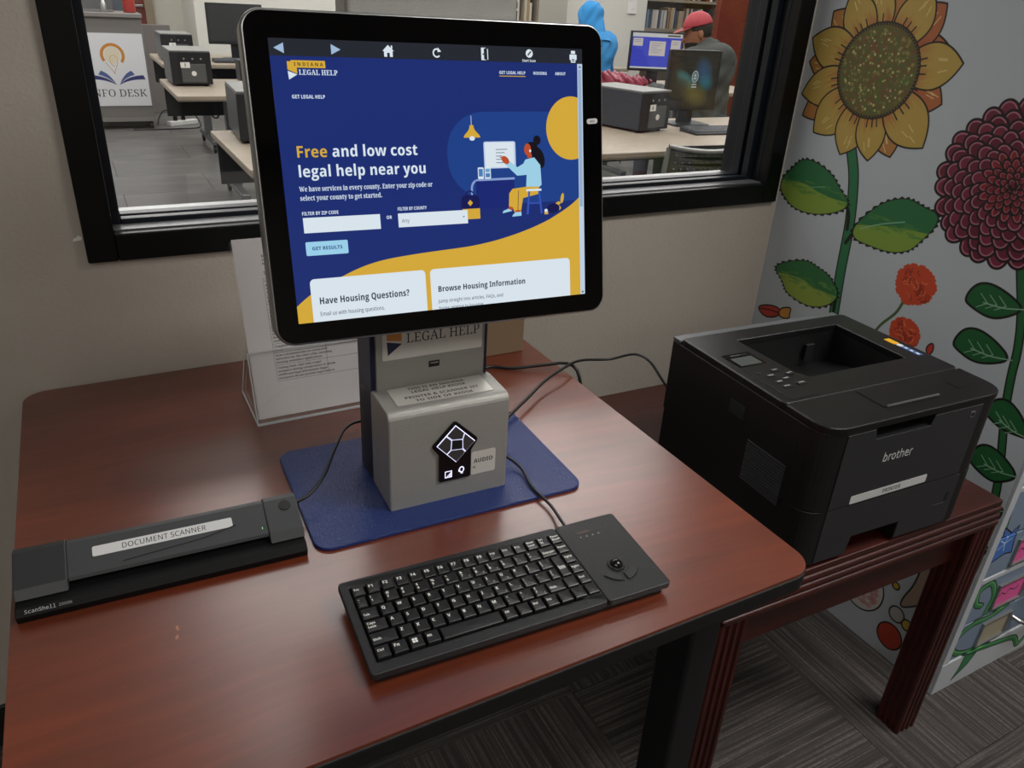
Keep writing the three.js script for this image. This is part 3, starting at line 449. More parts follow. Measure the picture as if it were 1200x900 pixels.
// ---------------------------------------------------------------- laser printer
{
  const { FontLoader } = await import('three/addons/loaders/FontLoader.js'); const { TextGeometry } = await import('three/addons/geometries/TextGeometry.js');
  const font = await new FontLoader().loadAsync('fonts/droid/droid_sans_regular.typeface.json');
  const p = thing('laser_printer', 'black laser printer with white printer label standing on the side table', 'printer', [1.047, 0.5922, 0.584], -0.05);
  const foot = (w, d, rf, rb) => { const s = new THREE.Shape(), x = w / 2, y = d / 2; s.moveTo(-x + rf, -y); s.lineTo(x - rf, -y); s.quadraticCurveTo(x, -y, x, -y + rf); s.lineTo(x, y - rb); s.quadraticCurveTo(x, y, x - rb, y); s.lineTo(-x + rb, y); s.quadraticCurveTo(-x, y, -x, y - rb); s.lineTo(-x, -y + rf); s.quadraticCurveTo(-x, -y, -x + rf, -y); return s; };
  const W = 0.384, D = 0.366, up = moved(slab(foot(W, D, 0.045, 0.006), 0.133, 0.001), 0, 0.090, 0), low = moved(slab(foot(W - 0.003, D - 0.003, 0.036, 0.006), 0.101, 0.001), 0, -0.012, 0);
  const tray = profileX([[-0.122, 0.16], [-0.122, 0.26], [0.080, 0.26], [0.080, 0.2225], [-0.06, 0.172]], -0.100, 0.136);
  const part1 = minus(up, tray, span(-0.095, 0.028, 0.2035, 0.24, 0.160, 0.20));
  const body = part('body', part1, M.printerBody, p);
  const cas = part('paper_cassette', minus(low, span(-0.083, 0.026, -0.03, 0.022, 0.14, 0.2)), M.printerBody, p);
  part('cassette_front', moved(extr(poly([[-0.150, -0.010], [-0.084, -0.010], [-0.079, 0.023], [0.027, 0.023], [0.027, -0.010], [0.148, -0.010], [0.148, 0.0875], [-0.150, 0.0875]]), 0.0022, 0.0006), 0, 0, 0.1805), M.printerFront, cas);
  for (const sx of [-1, 1]) for (const sz of [-1, 1]) part('foot', cyl(0.012, 0.010, 0.006, sx * 0.15, -0.015, sz * 0.14, 14), M.softBlack, p);
  part('arrow_mark', span(0.128, 0.134, 0.038, 0.055, 0.1825, 0.1832), M.softBlack, cas);
  part('level_mark', [span(0.100, 0.130, 0.0345, 0.0352, 0.1825, 0.1832)], mat(0x3a3a3c, 0.5), cas);
  part('front_door', [extr((() => { const s = poly([[-0.152, 0.0915], [0.138, 0.0915], [0.138, 0.2205], [0.030, 0.2205], [0.024, 0.2035], [-0.091, 0.2035], [-0.097, 0.2205], [-0.152, 0.2205]]); return s; })(), 0.0022, 0.0006)].map((g) => moved(g, 0, 0, 0.1820)), M.printerFront, p);
  part('power_button', [moved(extr(rrShape(0.011, 0.011, 0.002), 0.001), 0.118, 0.2060, 0.184)], mat(0x55555a, 0.4), p);
  part('power_mark', [moved(extr(rrShape(0.007, 0.006, 0.001), 0.0004), 0.118, 0.2060, 0.185)], mat(0x17171a, 0.4), p);
  part('text_label', sticker(0.166, 0.0145, 0.002), printed(canvasTex(1024, 90, (g) => { g.fillStyle = '#b4b4b4'; g.fillRect(0, 0, 1024, 90); g.fillStyle = '#2c2c2e'; g.font = 'bold 60px sans-serif'; g.textAlign = 'center'; g.translate(540, 67); g.fillText('PRINTER', 0, 0); }), 0.4), p, [-0.0265, 0.1010, 0.1843], [0, 0, 0.012]);
  { const tg = new TextGeometry('brother', { font, size: 0.0145, depth: 0.0006, curveSegments: 4 }); tg.computeBoundingBox(); const bb = tg.boundingBox; tg.translate(-(bb.min.x + bb.max.x) / 2, -(bb.min.y + bb.max.y) / 2, 0); tg.scale(0.062 / (bb.max.x - bb.min.x), 1, 1); part('maker_name', plain(tg), mat(0xa8a8a8, 0.35), p, [-0.032, 0.166, 0.1841]); }
  // top covers, parted by a real gap
  const cz0 = -0.160, cut = 0.0945, cz1 = 0.1845;
  const back = rrShape(0.382, cut - cz0, 0.010, 0, -(cz0 + cut) / 2); back.holes.push(poly([[-0.100, 0.122], [0.136, 0.122], [0.136, -0.030], [0.132, -0.034], [-0.085, -0.034], [-0.095, -0.010]], THREE.Path));
  part('top_cover', moved(slab(back, 0.0125, 0.0025, 3), 0, 0.2225, 0), M.printerTop, p);
  const fr = new THREE.Shape(); { const x = 0.191, r = 0.042; fr.moveTo(-x, -cut - 0.0012); fr.lineTo(x, -cut - 0.0012); fr.lineTo(x, -cz1 + r); fr.quadraticCurveTo(x, -cz1, x - r, -cz1); fr.lineTo(-x + r, -cz1); fr.quadraticCurveTo(-x, -cz1, -x, -cz1 + r); fr.closePath(); }
  part('front_cover', moved(slab(fr, 0.0125, 0.0025, 3), 0, 0.2225, 0), M.printerTop, p);
  part('rear_cover', span(-0.191, 0.191, 0.2235, 0.2300, -0.183, -0.162, 0.002), mat(0x55575a, 0.4), p);  // grey carries the glare on what is black plastic
  part('tray_flap', moved(slab(rrShape(0.118, 0.056, 0.002, 0.004, -0.128), 0.0012, 0.0004), 0, 0.2350, 0), M.printerTop, p);
  part('flap_grip', [span(-0.052, 0.062, 0.2352, 0.2390, 0.1555, 0.1585, 0.001)], mat(0x4a4a4c, 0.35), p);  // lighter grey paints the highlight along this black lip
  part('flap_slot', [span(-0.064, 0.04, 0.2340, 0.2354, 0.0970, 0.1010)], M.softBlack, p);
  part('corner_mark', [moved(slab(rrShape(0.036, 0.022, 0.002, 0.135, -0.140), 0.0005), 0, 0.2350, 0)], M.printerTop, p);
  part('paper_stop', [span(0.065, 0.085, 0.172, 0.205, -0.1205, -0.114, 0.001)], M.softBlack, p);
  const cp = part('control_panel', moved(slab(rrShape(0.060, 0.166, 0.004, -0.143, -0.004), 0.0012, 0.0004), 0, 0.2346, 0), mat(0x131315, 0.35), p);
  part('display', moved(slab(rrShape(0.044, 0.028, 0.001, -0.146, 0.045), 0.0008), 0, 0.2356, 0), mat(0x4a4e4d, 0.25), cp);
  part('display_border', moved(slab(rrShape(0.056, 0.048, 0.002, -0.145, 0.050), 0.0005), 0, 0.2355, 0), M.glossBlack, cp);
  part('model_name', turned(sticker(0.036, 0.0045, 0.0002, 0.0002), -Math.PI / 2), printed(canvasTex(256, 32, (g) => { g.fillStyle = '#0b0b0c'; g.fillRect(0, 0, 256, 32); g.fillStyle = '#9a9a9a'; g.font = '24px sans-serif'; g.fillText('HL-L5200DW', 8, 25, 240); }), 0.4), cp, [-0.143, 0.2360, -0.0680]);
  for (const [x, z, w, d] of [[-0.146, 0.014, 0.015, 0.007], [-0.126, 0.000, 0.015, 0.007], [-0.110, 0.016, 0.016, 0.008], [-0.148, 0.036, 0.015, 0.007], [-0.130, 0.030, 0.015, 0.007], [-0.148, 0.052, 0.017, 0.008], [-0.117, 0.050, 0.018, 0.009]]) {
    const b = part('panel_button', moved(slab(rrShape(w, d, 0.002, x, -z), 0.0022, 0.0007), 0, 0.2354, 0), mat(0x232326, 0.35), cp);
    part('button_mark', moved(slab(rrShape(w * 0.62, 0.0012, 0.0004, x, -z + 0.0006), 0.0002), 0, 0.2375, 0), mat(0xb9b9b9, 0.5), b);
  }
  part('go_light', cyl(0.0042, 0.0042, 0.0012, -0.160, 0.2362, 0.000, 16), mat(0x2c2c2e, 0.3), cp);
  const st = part('feature_sticker', turned(sticker(0.075, 0.014, 0.001), -Math.PI / 2, Math.PI / 2 + Math.PI), printed(canvasTex(300, 56, (g) => { g.fillStyle = '#2a3550'; g.fillRect(0, 0, 300, 56); g.fillStyle = '#d8a21c'; g.fillRect(0, 0, 96, 56); g.fillStyle = '#c8c8cc'; g.beginPath(); g.arc(120, 28, 24, 0, 7); g.fill(); g.fillStyle = '#4a6a9c'; g.fillRect(150, 6, 40, 44); g.fillRect(198, 6, 40, 44); g.fillRect(246, 6, 46, 44); g.fillStyle = '#e8e8e8'; g.fillRect(158, 20, 24, 14); g.fillRect(206, 20, 24, 14); g.fillRect(254, 20, 28, 14); }), 0.35), p, [0.171, 0.2350, 0.000]);
  const bars = []; for (let i = 0; i < 14; i++) bars.push(span(-0.1938, -0.1918, 0.072 + i * 0.0053, 0.0746 + i * 0.0053, 0.040, 0.124)); part('vent_grille', bars, mat(0x3a3a3e, 0.35), p);  // bars coloured lighter to stand in for louvers catching light
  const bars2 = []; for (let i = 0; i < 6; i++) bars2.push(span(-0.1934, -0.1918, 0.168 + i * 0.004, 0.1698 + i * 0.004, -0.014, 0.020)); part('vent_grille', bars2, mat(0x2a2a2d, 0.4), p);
  part('side_seam', [span(-0.1924, -0.1918, 0.092, 0.222, 0.1338, 0.1344)], M.softBlack, p);
  part('plug_socket', span(-0.15, -0.12, 0.07, 0.10, -0.190, -0.182, 0.002), M.softBlack, p);
  for (const q of p.children) q.position.y += 0.018;
}
// ---------------------------------------------------------------- acrylic stand with a typed sheet, carton, cords
{
  const h = thing('acrylic_sign_holder', 'clear acrylic document holder standing against the wall behind the monitor', 'sign holder', [0.2835, 0.7402, 0.19]);
  const lean = -0.27, w = 0.229, pan = (hh, z, y = 0.003) => { const g = span(-w / 2, w / 2, 0, hh, -0.0013, 0.0013, 0.0006); g.rotateX(lean); g.translate(0, y, z); return g; };
  part('back_panel', pan(0.275, 0.046), M.acrylic, h); part('front_panel', pan(0.112, 0.064), M.acrylic, h);
  part('base_strip', span(-w / 2, w / 2, 0, 0.0028, -0.058, 0.0655, 0.0006), M.acrylic, h);
  for (const s of [-1, 1]) part('side_panel', profileX([[-0.058, 0.003], [0.0655, 0.003], [0.034, 0.112], [0.0135, 0.112]], s * (w / 2 - 0.0014) - 0.0013, s * (w / 2 - 0.0014) + 0.0013), M.acrylic, h);
  const edgeM = phys(0xe6ecee, 0.25, { transmission: 0.45, thickness: 0 }), strip = (x0, x1, y0, y1, z) => { const g = span(x0, x1, y0, y1, -0.0016, 0.0016); g.rotateX(lean); g.translate(0, 0.003, z); return g; };
  part('edge_gleam', [strip(-w / 2, w / 2, 0.1112, 0.1126, 0.064), strip(-w / 2 - 0.0006, -w / 2 + 0.0012, 0, 0.1126, 0.064), strip(w / 2 - 0.0012, w / 2 + 0.0006, 0, 0.1126, 0.064)], edgeM, h);  // pale strips paint the bright gleam on the clear pocket edges
  part('edge_gleam', [span(-w / 2, w / 2, 0, 0.0034, 0.0640, 0.0668), span(-w / 2 - 0.0008, -w / 2 + 0.001, 0, 0.0034, -0.058, 0.066), profileX([[-0.0595, 0.003], [-0.0570, 0.003], [0.0148, 0.112], [0.0125, 0.112]], -w / 2 - 0.0006, -w / 2 + 0.0014)], edgeM, h);  // whitish strips again for the reflection along base and side edges
  part('easel_back', (() => { const g = span(-w / 2 + 0.01, w / 2 - 0.01, 0, 0.16, -0.0013, 0.0013); g.rotateX(0.14); g.translate(0, 0.003, -0.054); return g; })(), M.acrylic, h);
  const sheet = sticker(0.2159, 0.2794, 0.001, 0.0016); sheet.rotateX(lean);
  const off = new THREE.Vector3(0, 0.2794 / 2 + 0.001, 0.0045).applyAxisAngle(new THREE.Vector3(1, 0, 0), lean);
  single('typed_instruction_sheet', 'white typed sheet of kiosk instructions in the acrylic holder', 'paper', sheet, printed(canvasTex(816, 1056, (g) => {
    g.fillStyle = '#d8d5d4'; g.fillRect(0, 0, 816, 1056); g.fillStyle = '#1a181c';
    const L = (s, x, y, px = 15, b) => { g.font = 'bold ' + px + 'px serif'; g.fillText(s, x, y); };
    ['Indiana Legal Help Kiosk users can find legal help and', 'related resources. See the table for a list of kiosk', 'functions.'].forEach((s, i) => L(s, 150, 110 + i * 22, 18)); L('The Kiosk:', 150, 205, 20, true); g.fillRect(150, 209, 86, 2);
    const body = [['Look up court case information,', 'protection order details,', 'utility assistance and county', 'services.'], ['Look up legal aid providers and', 'referral options.'], [], ['Locate the nearest legal clinic', 'to them.'], ['Find a lawyer or a self help center that', 'may provide help.'], ['Complete an application online', '(Assistance programs, Indiana', 'Housing and Community Development', 'Authority, or IHCDA).'], ['Complete and print a self-service legal', 'form.'], ['Scan a document into an automated', 'interview for the court e-file, including', 'housing assistance applications.'], ['Coming Soon: chat with a legal', 'navigator during certain hours to obtain', 'additional legal information (legal', 'navigators do not provide legal advice).']];
    g.strokeStyle = '#5a565a'; g.lineWidth = 1.5; let y = 232;
    for (const c of body) { const hgt = Math.max(1, c.length) * 21 + 12; g.strokeRect(142, y, 310, hgt); g.strokeRect(452, y, 280, hgt); c.forEach((s, i) => L(s, 150, y + 22 + i * 21, 17)); y += hgt; }
  }), 0.85), [0.2835 - 0.003, 0.7402 + 0.003 + off.y, 0.19 + 0.0505 + off.z]);
  const c = thing('cardboard_carton', 'plain tan cardboard carton standing behind the kiosk on the table', 'box', [0.625, 0.74, 0.106]);
  part('carton_body', span(-0.072, 0.072, 0, 0.13, -0.05, 0.05, 0.002), M.cardboard, c); part('top_flap', span(-0.071, 0.071, 0.1302, 0.1322, -0.049, -0.0005), M.cardboard, c); part('top_flap', span(-0.071, 0.071, 0.1302, 0.1322, 0.0005, 0.049), M.cardboard, c);
  single('looped_cable', 'thin black cord looping from kiosk column to the scanner', 'cord', tube([[0.33, 0.79, 0.405], [0.286, 0.802, 0.405], [0.261, 0.804, 0.42], [0.237, 0.794, 0.45], [0.208, 0.777, 0.488], [0.182, 0.767, 0.507], [0.160, 0.764, 0.512]], 0.0022, 60), M.cord);
  single('looped_cable', 'black cord running from kiosk box down to the keyboard', 'cord', tube([[0.435, 0.768, 0.475], [0.462, 0.763, 0.502], [0.482, 0.752, 0.535], [0.476, 0.7485, 0.585], [0.478, 0.7475, 0.632], [0.470, 0.752, 0.672], [0.4635, 0.757, 0.697]], 0.0021, 60), M.cord);
  single('looped_cable', 'black cord arching from kiosk box across to the printer', 'cord', tube([[0.44, 0.760, 0.445], [0.50, 0.752, 0.428], [0.537, 0.755, 0.401], [0.595, 0.757, 0.360], [0.653, 0.760, 0.319], [0.715, 0.762, 0.288], [0.770, 0.750, 0.255], [0.841, 0.738, 0.25], [0.878, 0.755, 0.28], [0.896, 0.747, 0.30], [0.900, 0.722, 0.345], [0.903, 0.700, 0.385]], 0.0026, 90), M.cord);
  single('looped_cable', 'thick black cord trailing behind kiosk over the table\'s side edge', 'cord', tube([[0.46, 0.746, 0.30], [0.53, 0.7445, 0.235], [0.600, 0.7445, 0.205], [0.632, 0.7445, 0.225], [0.690, 0.752, 0.250], [0.728, 0.757, 0.268], [0.738, 0.752, 0.285], [0.743, 0.72, 0.300], [0.758, 0.630, 0.305], [0.79, 0.5985, 0.28], [0.82, 0.597, 0.20], [0.835, 0.575, 0.128], [0.84, 0.42, 0.10], [0.84, 0.12, 0.09]], 0.0032, 90), M.cord);
  single('torn_tape', 'small torn white scrap of tape stuck beside the window frame', 'tape', extr(poly([[0, 0], [0.012, 0.001], [0.013, 0.006], [0.008, 0.009], [0.006, 0.006], [0.001, 0.004]]), 0.0012), M.white, [-0.037, 0.984, 0.0002]);
}

// ---------------------------------------------------------------- painted drawer cabinet
{
  const X0 = 1.482, X1 = 2.10, ZF = 0.735, HT = 1.75;
  const c = thing('painted_drawer_cabinet', 'tall grey drawer cabinet painted with sunflower, dahlia and vines', 'cabinet', [X0, 0, 0]);
  const sideArt = canvasTex(860, 2048, (g, W, H) => {
    const k = W / 0.735, X = (z) => z * k, Y = (y) => H - y * (H / 1.75);
    g.fillStyle = '#b3bac0'; g.fillRect(0, 0, W, H); g.lineJoin = 'round'; g.lineCap = 'round';
    const ink = '#14130f';
    const closed = (pts, fill, lw = 4, stroke = ink) => { const q = pts.map(([z, y]) => [X(z), Y(y)]), n = q.length; g.beginPath(); for (let i = 0; i < n; i++) { const a = q[i], b = q[(i + 1) % n], m = [(a[0] + b[0]) / 2, (a[1] + b[1]) / 2]; if (!i) { const z0 = q[n - 1]; g.moveTo((z0[0] + a[0]) / 2, (z0[1] + a[1]) / 2); } g.quadraticCurveTo(a[0], a[1], m[0], m[1]); } g.closePath(); if (fill) { g.fillStyle = fill; g.fill(); } if (stroke) { g.lineWidth = lw; g.strokeStyle = stroke; g.stroke(); } };
    const line = (pts, lw, col) => { g.beginPath(); pts.forEach(([z, y], i) => (i ? g.lineTo(X(z), Y(y)) : g.moveTo(X(z), Y(y)))); g.lineWidth = lw; g.strokeStyle = col; g.stroke(); };
    const smooth = (pts, lw, col) => { const q = new THREE.CatmullRomCurve3(pts.map(([a, b]) => new THREE.Vector3(a, b, 0))).getPoints(40).map((v) => [v.x, v.y]); line(q, lw, col); };
    // stems
    const stem = [[0.171, 1.115], [0.196, 1.06], [0.206, 1.026], [0.220, 0.95], [0.228, 0.841], [0.238, 0.742], [0.25, 0.60], [0.27, 0.40]];
    smooth(stem, 32, ink); smooth(stem, 25, '#2c7048');
    const ds = [[0.60, 0.97], [0.634, 0.877], [0.648, 0.818], [0.654, 0.768], [0.666, 0.70], [0.70, 0.564], [0.715, 0.46], [0.72, 0.36], [0.70, 0.2]]; smooth(ds, 20, ink); smooth(ds, 14, '#245f34');
    // saw-edged leaves in two greens
    const leaf = (pts, dark, pale, split) => {
      const C = new THREE.CatmullRomCurve3(pts.map(([a, b]) => new THREE.Vector3(a, b, 0)), true, 'catmullrom', 0.6), n = 34, raw = C.getPoints(n * 2).map((v) => [v.x, v.y]);
      const cx = pts.reduce((s, p) => s + p[0], 0) / pts.length, cy = pts.reduce((s, p) => s + p[1], 0) / pts.length;
      const saw = raw.map(([z, y], i) => { const f = i % 2 ? 1.10 : 1.02; return [cx + (z - cx) * f, cy + (y - cy) * f]; });
      g.beginPath(); saw.forEach(([z, y], i) => (i ? g.lineTo(X(z), Y(y)) : g.moveTo(X(z), Y(y)))); g.closePath(); g.fillStyle = ink; g.fill();
      g.beginPath(); raw.forEach(([z, y], i) => (i ? g.lineTo(X(z), Y(y)) : g.moveTo(X(z), Y(y)))); g.closePath(); g.save(); g.clip();
      g.fillStyle = dark; g.fillRect(0, 0, W, H); g.fillStyle = pale; g.beginPath(); g.moveTo(X(cx - 0.16), Y(split[0] - 0.02)); g.quadraticCurveTo(X(cx - 0.04), Y(split[0] + 0.01), X(cx), Y((split[0] + split[1]) / 2)); g.quadraticCurveTo(X(cx + 0.05), Y(split[1] - 0.012), X(cx + 0.16), Y(split[1])); g.lineTo(X(cx + 0.16), Y(cy - 0.2)); g.lineTo(X(cx - 0.16), Y(cy - 0.2)); g.fill();
      for (let i = 0; i < 60; i++) { g.globalAlpha = 0.3; g.fillStyle = i % 2 ? pale : dark; g.fillRect(X(cx + rr(-0.12, 0.12)), Y((split[0] + split[1]) / 2 + rr(-0.016, 0.016)), rr(12, 40), rr(3, 7)); } g.globalAlpha = 1;
      g.restore();
    };
    smooth([[0.201, 0.985], [0.212, 0.965], [0.217, 0.935]], 10, ink); smooth([[0.235, 0.931], [0.222, 0.905]], 10, ink); smooth([[0.233, 0.775], [0.236, 0.745]], 10, ink);
    leaf([[0.003, 0.991], [0.03, 1.035], [0.067, 1.058], [0.13, 1.045], [0.172, 1.015], [0.201, 0.985], [0.155, 0.955], [0.083, 0.943], [0.03, 0.958]], '#2a6b3f', '#7f9a3c', [1.005, 0.995]);
    leaf([[0.235, 0.931], [0.271, 0.993], [0.329, 1.028], [0.38, 1.024], [0.418, 1.009], [0.398, 0.96], [0.362, 0.925], [0.295, 0.916]], '#2a6b3f', '#7c993c', [0.955, 0.985]);
    leaf([[0.045, 0.795], [0.115, 0.830], [0.165, 0.828], [0.21, 0.812], [0.233, 0.775], [0.18, 0.736], [0.103, 0.739], [0.07, 0.765]], '#2f6e3d', '#8ba043', [0.785, 0.785]);
    smooth([[0.25, 0.945], [0.30, 0.968], [0.35, 0.985]], 3, '#7fb08c'); smooth([[0.09, 1.0], [0.13, 1.01]], 3, '#5f9a70');
    // sunflower: back petals, front petals, seed disc
    const cz = 0.193, cy = 1.262, R = 0.092;
    const petal = (tip, half, fill, base = 0.72, flesh) => {
      const a = Math.atan2(tip[1] - cy, tip[0] - cz), L = Math.hypot(tip[0] - cz, tip[1] - cy), at = (r, t) => [X(cz + r * Math.cos(a) - t * Math.sin(a)), Y(cy + r * Math.sin(a) + t * Math.cos(a))];
      const pp = new Path2D(); pp.moveTo(...at(R * base, -half * 0.6)); pp.bezierCurveTo(...at(R + (L - R) * 0.28, -half * 1.5), ...at(R + (L - R) * 0.66, -half * 1.25), ...at(L, 0)); pp.bezierCurveTo(...at(R + (L - R) * 0.66, half * 1.25), ...at(R + (L - R) * 0.28, half * 1.5), ...at(R * base, half * 0.6)); pp.closePath();
      g.fillStyle = fill; g.fill(pp); g.save(); g.clip(pp);
      g.fillStyle = flesh; g.globalAlpha = 0.22; for (let i = 0; i < 26; i++) { const t = rr(-half, half), r0 = R * 0.9, r1 = R + (L - R) * rr(0.12, 0.45); g.beginPath(); g.moveTo(...at(r0, t - 0.006)); g.lineTo(...at(r1, t)); g.lineTo(...at(r0, t + 0.006)); g.fill(); } g.globalAlpha = 1;
      g.strokeStyle = '#d9c98c'; g.lineWidth = 2; for (let i = 0; i < 3; i++) { const t = rr(-half * 0.5, half * 0.5), r = R + (L - R) * rr(0.45, 0.65); g.beginPath(); g.moveTo(...at(r, t)); g.lineTo(...at(r + 0.018, t * 0.8)); g.stroke(); }
      g.restore(); g.lineWidth = 3.6; g.strokeStyle = ink; g.stroke(pp);
      g.lineWidth = 3; for (const t of [-0.3, 0.05, 0.35]) { g.beginPath(); g.moveTo(...at(R * 0.98, t * half)); g.lineTo(...at(R + (L - R) * 0.2, t * half * 1.2)); g.stroke(); }
    };
    const or = '#aa6238', ye = '#b3974a', rd = '#96432c';
    for (const t of [[0.34, 1.319], [0.049, 1.369], [0.011, 1.265], [0.023, 1.151], [0.276, 1.103], [0.357, 1.218], [0.311, 1.392], [0.203, 1.43]]) petal(t, 0.034, t[0] > 0.3 ? or : '#ad7840', 0.72, rd);
    for (const [t, hf] of [[[0.377, 1.293], 0.038], [[0.278, 1.412], 0.037], [[0.148, 1.425], 0.034], [[0.085, 1.405], 0.035], [[0.006, 1.314], 0.038], [[0.008, 1.196], 0.036], [[0.065, 1.12], 0.040], [[0.151, 1.086], 0.036], [[0.225, 1.086], 0.032], [[0.343, 1.133], 0.042]]) petal(t, hf, ye, 0.72, or);
    for (let i = 0; i < 84; i++) { const a = (i / 84) * 6.2832; g.fillStyle = '#5d4a2c'; g.strokeStyle = ink; g.lineWidth = 3; g.beginPath(); g.arc(X(cz + (R + 0.002) * Math.cos(a)), Y(cy + (R * 0.95 + 0.002) * Math.sin(a)), 5, 0, 7); g.fill(); g.stroke(); }
    g.fillStyle = '#5c5a2c'; g.beginPath(); g.ellipse(X(cz), Y(cy), X(R), (R * 0.95 * H) / 1.75, 0, 0, 7); g.fill();
    for (let i = 0; i < 900; i++) { const a = rr(0, 6.283), r = R * 0.96 * Math.sqrt(rnd()); g.fillStyle = ['#7a4a2c', '#4c6a30', '#a09a5c', '#6a5a2a', '#87402a', '#57662f'][Math.floor(rnd() * 6)]; g.globalAlpha = 0.5; g.beginPath(); g.arc(X(cz + r * Math.cos(a)), Y(cy + r * 0.95 * Math.sin(a)), rr(1.5, 5), 0, 7); g.fill(); } g.globalAlpha = 1;
    for (let i = 0; i < 90; i++) { const a = rr(0, 6.283), r = R * 0.9 * Math.sqrt(rnd()); g.fillStyle = '#b9b878'; g.beginPath(); g.arc(X(cz + r * Math.cos(a)), Y(cy + r * 0.95 * Math.sin(a)), rr(1.2, 3.4), 0, 7); g.fill(); }
    // dahlia
    const dz = 0.541, dy = 1.100;
    const rings = [[0.150, 26, 0.0215], [0.133, 25, 0.0205], [0.115, 23, 0.0195], [0.097, 21, 0.0180], [0.080, 19, 0.0165], [0.064, 17, 0.0150], [0.049, 15, 0.0135], [0.036, 12, 0.0120], [0.024, 9, 0.0105], [0.013, 6, 0.009]];
    rings.forEach(([r, n, s], ring) => { for (let i = 0; i < n; i++) { const a = (i / n) * 6.2832 + ring * 0.37 + rr(-0.05, 0.05), q = r - s + rr(-0.002, 0.002), x = dz + q * Math.cos(a), y = dy + q * Math.sin(a), w = Math.min(s * (ring > 4 ? 0.55 : 0.9), ((Math.PI * r) / n) * 1.12);
      g.save(); g.translate(X(x), Y(y)); g.rotate(-a); g.beginPath(); g.ellipse(0, 0, X(s * 1.12), X(w), 0, 0, 7); g.fillStyle = ring > 4 ? ['#7c222c', '#701d28'][i % 2] : ['#651d32', '#5c182b', '#702438'][i % 3]; g.fill(); g.lineWidth = 5; g.strokeStyle = '#160a0e'; g.stroke();
      g.beginPath(); g.ellipse(0, 0, X(s * 0.94), X(w * 0.8), 0, -1.35, 1.35); g.lineWidth = ring > 5 ? 2 : 3; g.strokeStyle = ring > 4 ? '#a8606a' : '#ad7384'; g.stroke(); g.restore(); } });
    // smooth dark green leaves
    const dl = (l, r, t, b) => { closed([l, [l[0] * 0.7 + t[0] * 0.3, l[1] * 0.3 + t[1] * 0.75 - l[1] * 0.05], t, [(t[0] + r[0]) / 2, (t[1] * 0.7 + r[1] * 0.3)], r, [(b[0] + r[0]) / 2, (b[1] * 0.7 + r[1] * 0.3)], b, [l[0] * 0.7 + b[0] * 0.3, (l[1] + b[1]) / 2]], '#1f5a30', 5); smooth([r, [(l[0] + r[0] * 2) / 3, (l[1] + r[1] * 2) / 3 - 0.004], [(l[0] * 2 + r[0]) / 3, (l[1] * 2 + r[1]) / 3]], 3, '#86ab90'); for (const f of [0.4, 0.55, 0.7]) for (const s of [-1, 1]) { const q = [l[0] + (r[0] - l[0]) * f, l[1] + (r[1] - l[1]) * f]; line([q, [q[0] - 0.018, q[1] + s * 0.014]], 2, '#86ab90'); } };
    for (const q of [[[0.520, 0.875], [0.636, 0.895], [0.558, 0.922], [0.578, 0.856]], [[0.525, 0.783], [0.645, 0.796], [0.565, 0.831], [0.577, 0.763]], [[0.630, 0.680], [0.728, 0.666], [0.664, 0.722], [0.673, 0.660]], [[0.632, 0.572], [0.733, 0.585], [0.664, 0.620], [0.686, 0.548]], [[0.675, 0.486], [0.733, 0.505], [0.700, 0.518], [0.712, 0.455]], [[0.670, 0.398], [0.733, 0.41], [0.700, 0.433], [0.712, 0.370]]]) dl(...q);
    // carnations, bud, lower shapes
    const carn = (z, y, r) => { g.fillStyle = '#c2482a'; g.beginPath(); for (let i = 0; i <= 60; i++) { const a = (i / 60) * 6.283, q = r * (0.9 + 0.16 * vnoise(i * 0.5, 1, 30, 7, 3) + 0.05 * (i % 2)); g.lineTo(X(z + q * Math.cos(a)), Y(y + q * 0.95 * Math.sin(a))); } g.fill(); g.strokeStyle = '#8f2e1c'; g.lineWidth = 3; for (let i = 0; i < 22; i++) { const a = rr(0, 6.28), q = r * rr(0.1, 0.75); g.beginPath(); g.arc(X(z + q * Math.cos(a)), Y(y + q * Math.sin(a)), rr(6, 16), a, a + 2.2); g.stroke(); } g.strokeStyle = '#dd7a4c'; g.lineWidth = 2; for (let i = 0; i < 12; i++) { const a = rr(0, 6.28), q = r * rr(0.1, 0.8); g.beginPath(); g.arc(X(z + q * Math.cos(a)), Y(y + q * Math.sin(a)), rr(5, 12), a, a + 1.8); g.stroke(); } };
    smooth([[0.40, 0.835], [0.39, 0.80], [0.36, 0.755], [0.34, 0.70]], 7, '#43592f'); carn(0.412, 0.868, 0.046); carn(0.420, 0.762, 0.036);
    closed([[0.005, 0.672], [0.035, 0.690], [0.075, 0.697], [0.085, 0.688], [0.080, 0.672], [0.04, 0.655]], '#b3382c', 4); closed([[0.078, 0.695], [0.116, 0.712], [0.114, 0.692], [0.118, 0.680], [0.084, 0.672]], '#c98a3a', 4); smooth([[0.015, 0.672], [0.05, 0.68], [0.08, 0.683]], 3, ink);
    closed([[0.475, 0.753], [0.488, 0.77], [0.495, 0.752], [0.485, 0.735]], '#b3382c', 3);
    const ov = (z, y, a, b, fill) => { g.beginPath(); g.ellipse(X(z), Y(y), X(a), (b * H) / 1.75, 0, 0, 7); g.fillStyle = fill; g.fill(); g.lineWidth = 4; g.strokeStyle = ink; g.stroke(); };
    ov(0.51, 0.135, 0.055, 0.062, '#c7c0bd'); g.fillStyle = '#b98078'; g.globalAlpha = 0.5; for (let i = 0; i < 60; i++) { g.beginPath(); g.arc(X(0.52 + rr(-0.028, 0.028)), Y(0.125 + rr(-0.028, 0.028)), rr(4, 10), 0, 7); g.fill(); } g.globalAlpha = 1;
